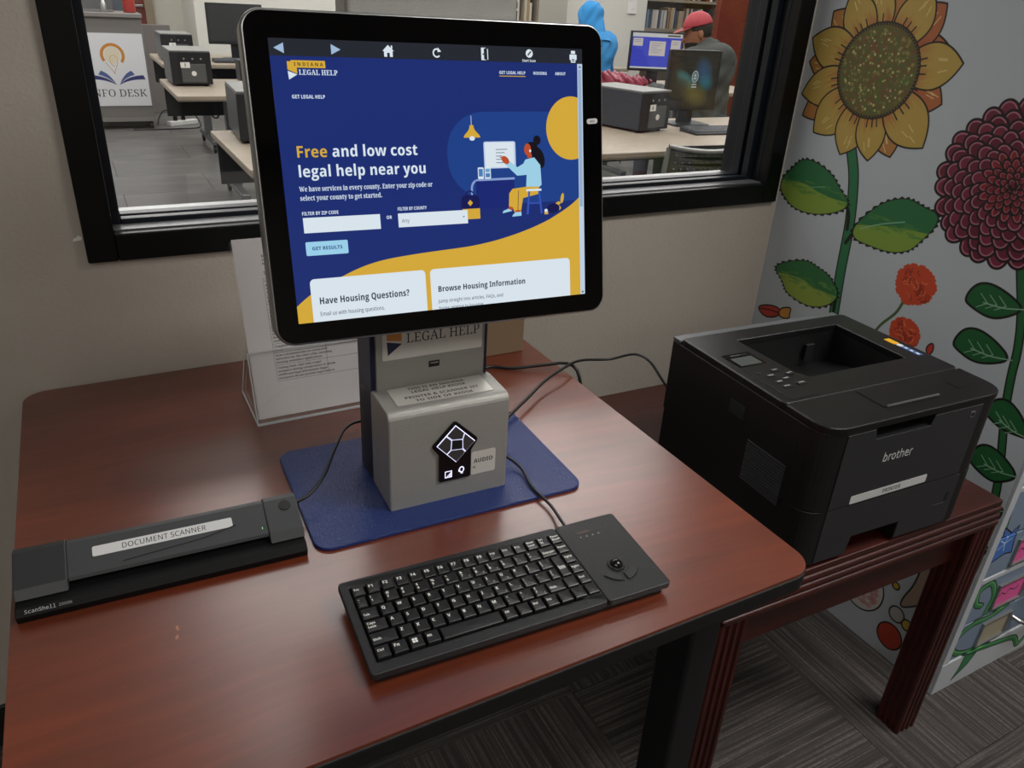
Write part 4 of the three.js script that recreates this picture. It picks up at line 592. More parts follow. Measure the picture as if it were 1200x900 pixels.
    ov(0.607, 0.062, 0.032, 0.034, '#b0402c'); ov(0.583, 0.195, 0.009, 0.009, '#c0a038'); ov(0.606, 0.128, 0.019, 0.020, '#b3b2ae');
    closed([[0.622, 0.32], [0.64, 0.32], [0.645, 0.24], [0.655, 0.20], [0.63, 0.17], [0.606, 0.15], [0.606, 0.18], [0.622, 0.23]], '#a79080', 4); ov(0.635, 0.12, 0.012, 0.014, '#c0a048');
  });
  const frontArt = canvasTex(724, 2048, (g, W, H) => {
    const k = W / 0.618, X = (x) => (x - X0) * k, Y = (y) => H - y * (H / 1.75); g.fillStyle = '#6e7d90'; g.fillRect(0, 0, W, H); g.lineJoin = g.lineCap = 'round';
    for (let i = 0; i < 900; i++) { g.globalAlpha = 0.06; g.fillStyle = i % 2 ? '#93a3b4' : '#4c5a6c'; g.fillRect(rr(0, W), rr(0, H), rr(20, 90), rr(2, 6)); } g.globalAlpha = 1;
    g.fillStyle = '#a9adb2'; g.fillRect(0, Y(0.0895), W, H);
    const sm = (pts, lw, col) => { const q = new THREE.CatmullRomCurve3(pts.map(([a, b]) => new THREE.Vector3(a, b, 0))).getPoints(60); g.beginPath(); q.forEach((v, i) => (i ? g.lineTo(X(v.x), Y(v.y)) : g.moveTo(X(v.x), Y(v.y)))); g.lineWidth = lw; g.strokeStyle = col; g.stroke(); };
    const vines = [[[1.706, 0.233], [1.672, 0.203], [1.609, 0.184], [1.538, 0.184], [1.500, 0.160], [1.502, 0.126], [1.531, 0.104], [1.618, 0.085], [1.70, 0.071], [1.768, 0.054], [1.80, 0.02], [1.832, 0.05], [1.90, 0.1]], [[1.545, 0.238], [1.520, 0.252], [1.512, 0.288], [1.548, 0.300], [1.580, 0.255], [1.575, 0.205]], [[1.500, 0.58], [1.496, 0.53], [1.50, 0.49], [1.506, 0.453]], [[1.60, 0.9], [1.58, 0.75], [1.54, 0.65], [1.50, 0.58]]];
    for (const v of vines) { sm(v, 21, '#12281a'); sm(v, 15, '#2f7044'); sm(v.map(([a, b]) => [a + 0.003, b + 0.002]), 4, '#5f9a5c'); }
    const cl = (pts, f) => { g.beginPath(); pts.forEach(([a, b], i) => (i ? g.lineTo(X(a), Y(b)) : g.moveTo(X(a), Y(b)))); g.closePath(); g.fillStyle = f; g.fill(); g.lineWidth = 4; g.strokeStyle = '#101820'; g.stroke(); };
    cl([[1.562, 0.088], [1.608, 0.078], [1.590, 0.05], [1.544, 0.018], [1.558, 0.05]], '#2f7044'); cl([[1.486, 0.430], [1.514, 0.434], [1.506, 0.460], [1.541, 0.436], [1.561, 0.449], [1.566, 0.407], [1.575, 0.375], [1.548, 0.380], [1.500, 0.367], [1.505, 0.40]], '#3f66a8');
    g.strokeStyle = '#a9c0dc'; g.lineWidth = 3; for (const a of [0.3, 1.4, 2.6, 3.7, 5.0]) { g.beginPath(); g.moveTo(X(1.532), Y(0.412)); g.lineTo(X(1.532 + 0.022 * Math.cos(a)), Y(0.412 + 0.022 * Math.sin(a))); g.stroke(); }
  });
  const grey1 = mat(0xa4a8ac, 0.5), W = X1 - X0;
  const sp = box(0.018, HT, ZF - 0.0046, 0.009, HT / 2, ZF / 2 - 0.0019); { const p = sp.attributes.position, n = sp.attributes.normal, uv = sp.attributes.uv; for (let i = 0; i < p.count; i++) uv.setXY(i, n.getX(i) < -0.5 ? p.getZ(i) / ZF : 0.02, n.getX(i) < -0.5 ? p.getY(i) / HT : 0.9); }
  moved(sp, 0, 0, 0.0); part('painted_side_panel', sp, printed(sideArt, 0.5), c);
  part('side_panel', span(W - 0.018, W, 0, HT, 0.004, ZF), grey1, c); part('back_panel', span(0.018, W - 0.018, 0.002, HT - 0.002, 0.006, 0.02), grey1, c); part('top_panel', span(0.018, W - 0.018, HT - 0.018, HT, 0.02, ZF), grey1, c);
  const artGeo = (x0, x1, y0, y1, z0, z1, r) => { const g = span(x0, x1, y0, y1, z0, z1, r), p = g.attributes.position, uv = g.attributes.uv; for (let i = 0; i < p.count; i++) uv.setXY(i, p.getX(i) / W, p.getY(i) / HT); return g; };
  const artM = printed(frontArt, 0.5), frontWhite = mat(0xa9adb2, 0.5);
  part('plinth', artGeo(0.0, W, 0.0, 0.088, ZF - 0.004, ZF + 0.003, 0.001), artM, c);
  part('corner_rail', span(0.0, 0.022, 0.088, HT, ZF - 0.004, ZF + 0.002, 0.001), frontWhite, c); part('corner_rail', span(W - 0.022, W, 0.088, HT, ZF - 0.004, ZF + 0.002, 0.001), frontWhite, c);
  let y = 0.092, i = 0; const pink = printed(canvasTex(128, 64, (g) => { g.fillStyle = '#c9508c'; g.fillRect(0, 0, 128, 64); g.strokeStyle = '#3a1a2c'; g.lineWidth = 3; g.beginPath(); g.moveTo(20, 36); g.bezierCurveTo(34, 14, 44, 52, 58, 30); g.bezierCurveTo(70, 16, 80, 46, 108, 28); g.stroke(); }), 0.7), tan = mat(0x8f8875, 0.7);
  while (y < HT - 0.1) {
    const h = i % 2 ? 0.116 : 0.106, d = part('drawer', artGeo(0.024, W - 0.024, y, y + h - 0.004, ZF - 0.35, ZF + 0.0005, 0.002), artM, c);
    const hy = y + h * 0.42, fr = part('label_holder', [span(0.103, 0.212, hy - 0.036, hy - 0.031, ZF, ZF + 0.006, 0.001), span(0.103, 0.212, hy + 0.031, hy + 0.035, ZF, ZF + 0.006, 0.001), span(0.103, 0.107, hy - 0.034, hy + 0.034, ZF, ZF + 0.006, 0.001), span(0.208, 0.212, hy - 0.034, hy + 0.034, ZF, ZF + 0.006, 0.001)], M.silver, d);
    part('paper_label', moved(sticker(0.101, 0.062, 0.0005, 0.0008), 0.1575, hy, ZF + 0.0006), i ? pink : tan, d);
    part('pull_handle', tube([[0.232, hy + 0.005, ZF], [0.24, hy, ZF + 0.02], [0.29, hy - 0.012, ZF + 0.026], [0.34, hy, ZF + 0.02], [0.348, hy + 0.005, ZF]], 0.005, 30), M.chrome, d);
    y += h; if (i % 2) { part('rail', span(0.0225, W - 0.0225, y - 0.003, y + 0.009, ZF - 0.02, ZF + 0.002, 0.001), frontWhite, c); y += 0.012; }
    i++;
  }
}

// ---------------------------------------------------------------- library furniture: training desks with wheeled legs
function makeDesk(W, D, label, x0, z0) {                                   // x0 left edge, z0 back edge
  const d = thing('computer_desk', label, 'desk', [x0, 0, z0]);
  part('desktop', span(0, W, 0.712, 0.74, 0, D, 0.006), M.desk, d);
  part('edge_strip', [span(0.004, W - 0.004, 0.708, 0.713, 0.004, D - 0.004)], M.deskEdge, d);
  part('modesty_panel', span(0.02, W - 0.02, 0.50, 0.708, 0.015, 0.03), M.panelBlack, d);
  for (const x of [0.36, W - 0.3]) {
    const l = part('leg', [span(x - 0.03, x + 0.03, 0.10, 0.708, D / 2 - 0.04, D / 2 + 0.04, 0.006), span(x - 0.03, x + 0.03, 0.07, 0.11, 0.14, D - 0.14, 0.01)], M.legGrey, d);
    for (const z of [0.18, D - 0.18]) { part('castor', [turned(cyl(0.032, 0.032, 0.022), 0, 0, Math.PI / 2)], M.panelBlack, l, [x - 0.008, 0.033, z]); part('castor_fork', span(x - 0.012, x + 0.012, 0.035, 0.08, z - 0.01, z + 0.012, 0.003), M.legGrey, l); }
  }
  return d;
}
makeDesk(1.45, 0.90, 'pale computer desk nearest the window, left of the kiosk monitor', 0.535, -2.545);
makeDesk(1.45, 0.93, 'pale computer desk in the middle row with one boxy computer facing the aisle', 0.545, -4.72);
makeDesk(1.45, 1.00, 'pale computer desk in the row beside the info desk', 0.68, -6.80);
makeDesk(1.90, 0.95, 'pale computer desk with tower numbered 4 and flat keyboard', 2.02, -2.59);
makeDesk(1.75, 0.93, 'pale computer desk with blue-screened monitor and pink jacket', 3.60, -4.74);
makeDesk(1.75, 0.93, 'pale computer desk in front of the person in the blue hood', 3.60, -6.85);

function makeTower(label, pos, turn, number) {
  const t = thing('boxy_computer', label, 'computer', pos, turn, undefined);
  const W = 0.245, H = 0.205, D = 0.40;
  part('case_shell', [span(-W / 2, W / 2, 0.012, H, -D / 2, D / 2 - 0.012, 0.004)], M.caseSide, t);
  part('top_lid', span(-W / 2 + 0.002, W / 2 - 0.002, H, H + 0.008, -D / 2, D / 2 - 0.004, 0.003), M.caseTop, t);
  const f = part('front_bezel', span(-W / 2, W / 2, 0.012, H, D / 2 - 0.012, D / 2, 0.004), M.caseBlack, t);
  part('front_plate', span(-0.062, 0.086, 0.024, 0.135, D / 2 - 0.001, D / 2 + 0.003, 0.002), M.caseFace, f);
  part('logo_disc', turned(cyl(0.015, 0.015, 0.003), Math.PI / 2), M.white, f, [0.012, 0.078, D / 2 + 0.004]);
  for (const x of [-0.04, 0.012, 0.062]) part('port', turned(cyl(0.006, 0.006, 0.003), Math.PI / 2), mat(0x8a8a86, 0.4), f, [x, 0.165, D / 2 + 0.001]);
  part('number_sticker', sticker(number ? 0.05 : 0.056, 0.033), printed(canvasTex(96, 64, (g) => { g.fillStyle = '#dededa'; g.fillRect(0, 0, 96, 64); g.fillStyle = '#26262a'; g.font = 'bold 46px sans-serif'; if (number) g.fillText(number, 34, 50); else g.fillRect(44, 12, 8, 40); }), 0.6), f, [-0.036, 0.128, D / 2 + 0.0032]);
  for (const sx of [-1, 1]) for (const sz of [-1, 1]) part('foot', cyl(0.014, 0.012, 0.013, sx * 0.09, 0.0065, sz * 0.16, 12), M.panelBlack, t);
  return t;
}
makeTower('boxy black computer with white logo disc on the middle-row desk', [0.705, 0.74, -4.47], 0.0);
makeTower('boxy black computer with white sticker on the desk beside the info desk', [0.835, 0.74, -6.20], 0.0, '3');
makeTower('dark boxy computer on the window-side desk, half behind the kiosk monitor', [0.735, 0.74, -2.36], -0.06);
makeTower('boxy black computer numbered 4 beside the dark login monitor', [2.725, 0.74, -2.33], 0.26, '4');

function makeMonitor(label, pos, turn, W, H, face, lift = 0.10) {
  const m = thing('desktop_monitor', label, 'monitor', pos, turn);
  const hs = part('housing', moved(extr(rrShape(W, H, 0.006), 0.03, 0.003), 0, lift + H / 2, -0.03), M.caseBlack, m);
  part('screen', sticker(W - 0.03, H - 0.035, 0.001, 0.0006), face, hs, [0, lift + H / 2 + 0.004, 0.0001]);
  part('neck', span(-0.05, 0.05, 0.01, lift + H * 0.4, -0.055, -0.032, 0.004), M.caseBlack, m);
  part('stand_base', moved(slab(rrShape(0.24, 0.18, 0.03), 0.012, 0.003), 0, 0, -0.02), M.caseBlack, m);
  return m;
}
const offFace = mat(0x1d2126, 0.35);
makeMonitor('black switched-off monitor facing us on the desk beside the info desk', [1.365, 0.74, -6.30], 0.0, 0.47, 0.325, offFace, 0.122);
{
  const login = canvasTex(320, 256, (g) => {
    g.fillStyle = '#23241f'; g.fillRect(0, 0, 320, 256);
    const blob = (x, y, a, b, rot, c, n = 14) => { for (let i = n; i > 0; i--) { g.globalAlpha = 0.12; g.fillStyle = c; g.beginPath(); g.ellipse(x, y, (a * i) / n, (b * i) / n, rot, 0, 7); g.fill(); } g.globalAlpha = 1; };
    blob(225, 85, 80, 62, 0.9, '#2f5a94'); blob(105, 128, 85, 38, 0.5, '#4a9ea2'); blob(245, 140, 62, 46, 0.2, '#2c7a88'); blob(180, 195, 110, 60, 0.3, '#7a6c36'); blob(80, 150, 60, 40, 0, '#3a3a30');
    g.strokeStyle = '#b9c6c2'; g.lineWidth = 6; g.beginPath(); g.ellipse(168, 112, 20, 26, 0, 0, 7); g.stroke(); g.fillStyle = '#5f7f84'; g.beginPath(); g.ellipse(168, 112, 18, 24, 0, 0, 7); g.fill(); g.fillStyle = '#c9d2ce'; g.beginPath(); g.arc(168, 106, 7, 0, 7); g.fill(); g.beginPath(); g.ellipse(168, 124, 11, 8, 0, 3.14, 6.28); g.fill(); g.fillRect(152, 146, 32, 5); g.fillRect(152, 158, 34, 6);
  });
  const blue = canvasTex(320, 256, (g) => { g.fillStyle = '#3a46c0'; g.fillRect(0, 0, 320, 256); g.fillStyle = '#c9cbc8'; g.fillRect(0, 0, 320, 28); g.fillRect(0, 244, 320, 12); g.fillStyle = '#4a4a48'; g.fillRect(224, 8, 82, 12); g.fillStyle = '#c8c0b8'; g.fillRect(6, 38, 62, 56); g.fillRect(112, 56, 104, 106); g.fillRect(250, 44, 62, 74); g.fillStyle = '#8a86a8'; for (let i = 0; i < 5; i++) g.fillRect(126, 70 + i * 16, 70 - (i % 3) * 16, 4); g.fillRect(14, 50, 44, 4); g.fillRect(14, 62, 40, 4); g.fillRect(260, 58, 40, 4); g.fillRect(260, 72, 36, 4); });
  const lit = (t, e) => phys(0x0a0a0a, 0.3, { emissive: 0xffffff, emissiveMap: t, emissiveIntensity: e });
  const a = makeMonitor('dark monitor showing a login picture beside the computer numbered 4', [3.17, 0.74, -2.33], -0.10, 0.345, 0.325, lit(login, 0.55), 0.082);
  const b = makeMonitor('monitor showing a bright blue desktop near the pink jacket', [4.44, 0.74, -4.33], -0.32, 0.47, 0.31, lit(blue, 0.75), 0.115);
  for (const [m, c, w, h, y] of [[a, new THREE.Color(0.5, 0.6, 0.6), 0.36, 0.28, 0.245], [b, new THREE.Color(0.4, 0.45, 0.9), 0.43, 0.27, 0.27]]) { const l = new THREE.RectAreaLight(c, 0.05, w, h); l.position.set(0, y, 0.004); l.rotation.y = Math.PI; m.add(l); }
}
function deskKeyboard(label, pos, turn) {
  const k = thing('desktop_keyboard', label, 'keyboard', pos, turn);
  const b = profileX([[-0.075, 0], [0.075, 0], [0.078, 0.010], [-0.075, 0.026]], -0.225, 0.225, 0.001); part('tray', b, mat(0x2a2c30, 0.5), k);
  const g = box(0.0155, 0.007, 0.0155, 0, 0, 0, 0.002), mk = mat(0x4a4c50, 0.5); for (let j = 0; j < 6; j++) for (let i = 0; i < 22; i++) part('key', g, mk, k, [-0.207 + i * 0.0197, 0.0262 - j * 0.0022, -0.055 + j * 0.0208]).rotation.x = 0.1;
  return k;
}
deskKeyboard('flat black keyboard before the dark login monitor', [3.185, 0.74, -2.06], -0.05);
deskKeyboard('black keyboard under the switched-off monitor beside the info desk', [1.33, 0.74, -6.02], 0);
{ const t = thing('desktop_speaker', 'low black speaker box with two silver knobs on the middle-row desk', 'speaker', [1.16, 0.74, -4.56]); part('cabinet', span(-0.12, 0.12, 0.004, 0.14, -0.08, 0.08, 0.006), M.caseBlack, t); part('top_edge', span(-0.12, 0.12, 0.137, 0.143, -0.08, 0.081, 0.002), M.caseSide, t); for (const x of [-0.045, 0.01]) part('knob', turned(cyl(0.008, 0.008, 0.008), Math.PI / 2), M.silver, t, [x, 0.105, 0.082]); for (const x of [-0.09, 0.09]) part('foot', span(x - 0.015, x + 0.015, 0, 0.005, -0.06, 0.06), M.panelBlack, t); }
// perforated chairs
function makeChair(label, pos, turn) {
  const c = thing('perforated_chair', label, 'chair', pos, turn);               // back towards -z of the chair, sitter faces +z
  const bw = 0.44, bh = 0.20, s = rrShape(bw, bh, 0.03, 0, 0.70);
  for (let i = 0; i < 12; i++) for (let j = 0; j < 5; j++) { const h = new THREE.Path(); h.absarc(-0.176 + i * 0.032, 0.640 + j * 0.030, 0.006, 0, Math.PI * 2, true); s.holes.push(h); }
  const g = new THREE.ExtrudeGeometry(s, { depth: 0.012, bevelEnabled: false, curveSegments: 4 }), p = g.attributes.position; for (let i = 0; i < p.count; i++) p.setZ(i, p.getZ(i) - 0.21 + 1.1 * p.getX(i) ** 2 - (p.getY(i) - 0.6) * 0.15); g.computeVertexNormals();
  part('backrest', metres(g), mat(0x4b4a48, 0.45), c);
  const rim = []; for (let i = 0; i <= 12; i++) { const x = -0.215 + (0.43 * i) / 12; rim.push([x, 0.798 - 0.02 * (1 - (x / 0.215) ** 2), -0.204 + 1.1 * x * x - 0.03]); } part('back_rim', tube(rim, 0.011, 30), M.silver, c);
  part('seat', (() => { const q = slab(rrShape(0.45, 0.42, 0.05), 0.018, 0.006), u = q.attributes.position; for (let i = 0; i < u.count; i++) u.setY(i, u.getY(i) + 0.44 - 0.02 * Math.cos(u.getX(i) * 6)); q.computeVertexNormals(); return q; })(), mat(0x3c3b3a, 0.5), c);
  for (const sx of [-1, 1]) { part('leg', tube([[sx * 0.20, 0.0, 0.23], [sx * 0.205, 0.22, 0.20], [sx * 0.21, 0.43, 0.17]], 0.0115, 12), M.silver, c); part('leg', tube([[sx * 0.205, 0, -0.25], [sx * 0.21, 0.25, -0.20], [sx * 0.213, 0.43, -0.17]], 0.0115, 12), M.silver, c); part('back_post', tube([[sx * 0.212, 0.43, -0.15], [sx * 0.216, 0.62, -0.17], [sx * 0.214, 0.79, -0.182]], 0.0115, 14), M.silver, c); }
  return c;
}
const chair = makeChair('perforated grey chair pushed up to the desk with the numbered computer', [2.56, 0, -1.62], Math.PI - 0.08); 
copyOf(chair, [4.11, 0, -3.18], Math.PI + 0.1, 'perforated chair under the person in the red cap');
copyOf(chair, [4.33, 0, -5.02], Math.PI, 'perforated chair under the person in the blue hood');
// info desk with sign
{
  const d = thing('info_desk', 'grey rolling info desk cabinet beside the power strip', 'desk', [0.40, 0, -7.62]);
  part('cabinet_body', span(-0.30, 0.30, 0.075, 1.0, -0.24, 0.24, 0.006), mat(0x6e6b68, 0.6), d); part('desk_top', span(-0.33, 0.31, 1.0, 1.04, -0.27, 0.27, 0.008), mat(0x7c7874, 0.5), d); part('bottom_rail', span(-0.30, 0.30, 0.075, 0.11, 0.24, 0.25), mat(0x7c7874, 0.5), d); part('underside_shade', span(-0.28, 0.28, 0.018, 0.075, -0.22, 0.17, 0.004), M.panelBlack, d);  // last part: black box added for the dark beneath the cabinet
  for (const sx of [-1, 1]) for (const sz of [-1, 1]) { const q = part('castor', turned(cyl(0.035, 0.035, 0.025), 0, 0, Math.PI / 2), M.panelBlack, d, [sx * 0.26, 0.036, sz * 0.2]); part('castor_fork', span(-0.014, 0.014, 0, 0.042, -0.014, 0.014, 0.003), M.panelBlack, q); }
  single('info_sign', 'white info desk sign with gold loop and blue open book', 'sign', sticker(0.57, 0.645, 0.002, 0.006), printed(canvasTex(570, 645, (g) => {
    g.fillStyle = '#d3d5d8'; g.fillRect(0, 0, 570, 645);
    g.strokeStyle = '#c07a22'; g.lineWidth = 26; g.beginPath(); g.arc(290, 190, 92, 2.55, 7.0); g.stroke(); g.lineWidth = 5; g.strokeStyle = '#b88a3a'; g.beginPath(); g.moveTo(222, 252); g.bezierCurveTo(250, 300, 276, 322, 286, 352); g.bezierCurveTo(292, 310, 330, 280, 326, 222); g.bezierCurveTo(322, 180, 262, 180, 262, 226); g.bezierCurveTo(262, 262, 284, 300, 300, 280); g.stroke(); g.fillStyle = '#d9c08a'; g.globalAlpha = 0.45; g.beginPath(); g.ellipse(288, 190, 66, 76, 0, 0, 7); g.fill(); g.globalAlpha = 1;
    const page = (s, c, pts) => { g.fillStyle = c; g.beginPath(); g.moveTo(300 + s * pts[0], pts[1]); g.quadraticCurveTo(300 + s * pts[2], pts[3], 300 + s * pts[4], pts[5]); g.lineTo(300 + s * pts[6], pts[7]); g.quadraticCurveTo(300 + s * pts[8], pts[9], 300 + s * pts[0], pts[1]); g.fill(); };
    for (const s of [-1, 1]) { page(s, '#3f5288', [14, 452, 60, 352, 132, 326, 158, 362, 70, 384]); page(s, '#1d2a66', [10, 456, 90, 370, 232, 366, 248, 404, 100, 400]); }
    g.fillStyle = '#26262c'; g.font = '92px serif'; const w = g.measureText('INFO DESK').width; g.translate(285 - 250, 560); g.scale(505 / w, 1); g.fillText('INFO DESK', 0, 0);
  }), 0.5), [0.40, 0.543, -7.378]);
  const lap = thing('grey_laptop', 'grey laptop standing open on the info desk', 'laptop', [0.30, 1.04, -7.62], 0.3); part('laptop_base', span(-0.16, 0.16, 0, 0.018, -0.11, 0.11, 0.004), mat(0x77787a, 0.4), lap); part('laptop_lid', (() => { const q = span(-0.16, 0.16, 0, 0.22, -0.005, 0.005, 0.003); q.rotateX(0.2); q.translate(0, 0.016, 0.10); return q; })(), mat(0x6a6b6e, 0.4), lap);
  single('steel_bottle', 'small steel bottle on the info desk by the laptop', 'bottle', new THREE.LatheGeometry([[0, 0], [0.026, 0], [0.028, 0.006], [0.028, 0.07], [0.016, 0.09], [0.015, 0.11], [0, 0.112]].map((p) => new THREE.Vector2(...p)), 20), M.chrome, [0.40, 1.04, -7.42]);
  single('red_canister', 'red canister standing at the end of the info desk', 'canister', new THREE.LatheGeometry([[0, 0], [0.05, 0], [0.055, 0.01], [0.055, 0.18], [0.045, 0.2], [0.045, 0.22], [0, 0.222]].map((p) => new THREE.Vector2(...p)), 24), mat(0x9a2a24, 0.4), [0.625, 1.04, -7.55]);
  single('grey_partition', 'low grey partition panel beside the wooden door', 'partition', span(0.70, 1.06, 0, 0.90, -8.50, -8.44, 0.006), mat(0x6f6a66, 0.7));
}
// power strip with plugs, loops of cord
{
  const s = thing('power_strip', 'white power strip on the library floor with two black plugs', 'power strip', [0.97, 0, -7.60], 0.5); part('strip_body', span(-0.16, 0.16, 0, 0.045, -0.035, 0.035, 0.006), M.white, s);
  for (const x of [-0.07, 0.01]) part('socket', span(x - 0.025, x + 0.025, 0.044, 0.047, -0.02, 0.02, 0.001), mat(0xb9b9b4, 0.5), s);
  single('black_plug', 'black plug in the white power strip, with a cord to the info desk', 'plug', [span(-0.02, 0.02, 0, 0.05, -0.018, 0.018, 0.006), tube([[0, 0.05, 0], [-0.03, 0.09, 0], [-0.1, 0.1, 0.02], [-0.16, 0.03, 0.06], [-0.18, -0.03, 0.1]], 0.007, 30)], M.cord, [0.90, 0.047, -7.565]);
  single('black_plug', 'black plug in the white power strip, with a cord looping onto the floor', 'plug', [span(-0.02, 0.02, 0, 0.05, -0.018, 0.018, 0.006), tube([[0, 0.05, 0], [0.02, 0.12, 0.02], [0.08, 0.10, 0.06], [0.14, 0.0, 0.14], [0.12, -0.038, 0.24], [-0.1, -0.04, 0.3], [-0.5, -0.04, 0.3]], 0.007, 50)], M.cord, [0.98, 0.047, -7.605]);
  single('hanging_cord', 'black cord hanging in loops under the desk beside the info desk', 'cord', tube([[0.92, 0.70, -5.95], [0.90, 0.45, -5.93], [0.97, 0.33, -5.92], [1.03, 0.45, -5.92], [1.02, 0.66, -5.93], [1.08, 0.66, -5.93], [1.12, 0.42, -5.93], [1.06, 0.30, -5.93], [1.0, 0.40, -5.94], [1.0, 0.68, -5.95]], 0.008, 90), M.cord);
  single('hanging_cord', 'black cord hanging under the middle-row desk', 'cord', tube([[0.94, 0.70, -4.0], [0.98, 0.35, -3.98], [1.06, 0.22, -3.97], [1.14, 0.35, -3.98], [1.15, 0.70, -4.0]], 0.008, 60), M.cord);
  single('floor_cord', 'black cord with a plug lying on the library floor under a desk', 'cord', [tube([[2.52, 0.012, -3.0], [2.70, 0.010, -2.95], [2.95, 0.012, -2.9], [3.2, 0.03, -2.95], [3.35, 0.10, -3.0], [3.42, 0.28, -2.9], [3.45, 0.6, -2.4]], 0.010, 60), span(2.46, 2.53, 0, 0.045, -3.03, -2.97, 0.006)], M.cord);
  single('desk_cord', 'black cord curling on the pale desk behind the boxy computer', 'cord', tube([[0.98, 0.744, -4.30], [1.02, 0.76, -4.25], [1.05, 0.744, -4.32], [1.20, 0.744, -4.42], [1.4, 0.744, -4.30]], 0.005, 40), M.cord);
}
// ---------------------------------------------------------------- pillar, bookcases, books
{
  const p = thing('white_pillar', 'square white pillar between the bookshelves', 'pillar', [5.72, 0, -7.0]); part('shaft', span(-0.36, 0.36, 0, FAR_CEILING, -0.30, 0.30, 0.006), mat(0xcfcec6, 0.65), p); part('base_trim', span(-0.37, 0.37, 0, 0.1, -0.31, 0.31, 0.004), mat(0x2c2c2e, 0.6), p);
  const t = thing('wall_switch', 'small white switch box mounted on the pillar', 'switch', [5.86, 1.26, -6.699]); part('plate', span(-0.06, 0.06, 0, 0.15, 0, 0.02, 0.004), M.white, t); part('rocker', span(-0.018, 0.018, 0.05, 0.10, 0.018, 0.026, 0.003), M.white, t);
  const wood = mat(0x8b8272, 0.6), red = phys(0x6b2418, 0.4, { clearcoat: 0.2 });
  const COL = [['dark red', 0x6a2626], ['cream', 0xc2b8a4], ['navy blue', 0x3a465c], ['black', 0x242325], ['dusty blue', 0x63828f], ['brown', 0x6d5840], ['grey', 0x92908b], ['white', 0xd0cdc6], ['pale grey', 0xb0aea8], ['tan', 0xa08a68]];
  const bm = COL.map(([, c]) => mat(c, 0.6)), gs = [0.026, 0.034, 0.044].map((w) => [0.21, 0.245].map((h) => [box(w, h, 0.16, 0, h / 2, 0, 0.003), w, h])).flat();
  function bookcase(label, x0, x1, z, shelves, bookRange, where, endPanel) {
    const b = thing('bookcase', label, 'bookcase', [x0, 0, z]); const w = x1 - x0, D = 0.32;
    part('side_panel', span(0, 0.03, 0, 2.05, -D, 0), wood, b); part('side_panel', span(w - 0.03, w, 0, 2.05, -D, 0), wood, b); part('back_panel', span(0.03, w - 0.03, 0, 2.05, -D, -D + 0.015), wood, b);
    for (const y of shelves) part('shelf', span(0.03, w - 0.03, y - 0.03, y, -D + 0.015, -0.004), wood, b);
    for (const y of shelves) { if (!bookRange.includes(y)) continue; let x = x0 + 0.05; while (x < x1 - 0.10) { if (rnd() < 0.07) { x += rr(0.05, 0.14); continue; } const [g, bw, bh] = gs[Math.floor(rnd() * 6)], c = Math.floor(rnd() * COL.length); x += bw / 2;
      single('book', COL[c][0] + ' book standing on ' + where, 'book', g, bm[c], [x, y, z - 0.10 - rr(0, 0.03)], COL[c][0] + ' books on ' + where); x += bw / 2 + 0.002; } }
  }
  bookcase('pale wooden bookcase between the white pillar and red-brown end panel', 6.30, 7.75, -7.35, [0.1, 0.42, 0.76, 1.10, 1.44, 1.78], [0.76, 1.10, 1.44], 'the bookcase right of the pillar');
  bookcase('pale wooden bookcase beyond the red-brown end panel by the window frame', 7.62, 8.60, -6.20, [0.1, 0.42, 0.76, 1.10, 1.44, 1.78], [0.42, 0.76, 1.10, 1.44], 'the bookcase beyond the red-brown panel');
  bookcase('pale wooden bookcase left of the pillar, above the kiosk monitor', 4.65, 5.32, -7.9, [0.1, 0.42, 0.76, 1.10, 1.44, 1.78], [1.10, 1.44], 'the bookcase left of the pillar');
  single('bookcase_end_panel', 'red-brown polished wooden end panel of a bookcase run', 'panel', span(6.72, 7.40, 0, 2.1, -6.25, -6.17, 0.006), red);
  single('bookcase_end_panel', 'narrow dark red wooden post left of the pillar', 'panel', span(4.36, 4.60, 0, 2.1, -7.9, -7.84, 0.006), red);
  const wd = thing('card_reader', 'small white device on a ledge above the kiosk monitor', 'device', [4.28, 1.10, -7.0]); part('ledge', span(-0.2, 0.2, 0.13, 0.15, -0.1, 0.1, 0.003), M.white, wd); part('device_body', span(-0.08, 0.06, 0.15, 0.25, -0.04, 0.04, 0.006), M.white, wd); part('device_window', span(-0.04, 0.03, 0.18, 0.23, 0.04, 0.043), M.panelBlack, wd); part('post', span(-0.03, 0.03, -1.10, 0.13, -0.03, 0.03), M.legGrey, wd);
}
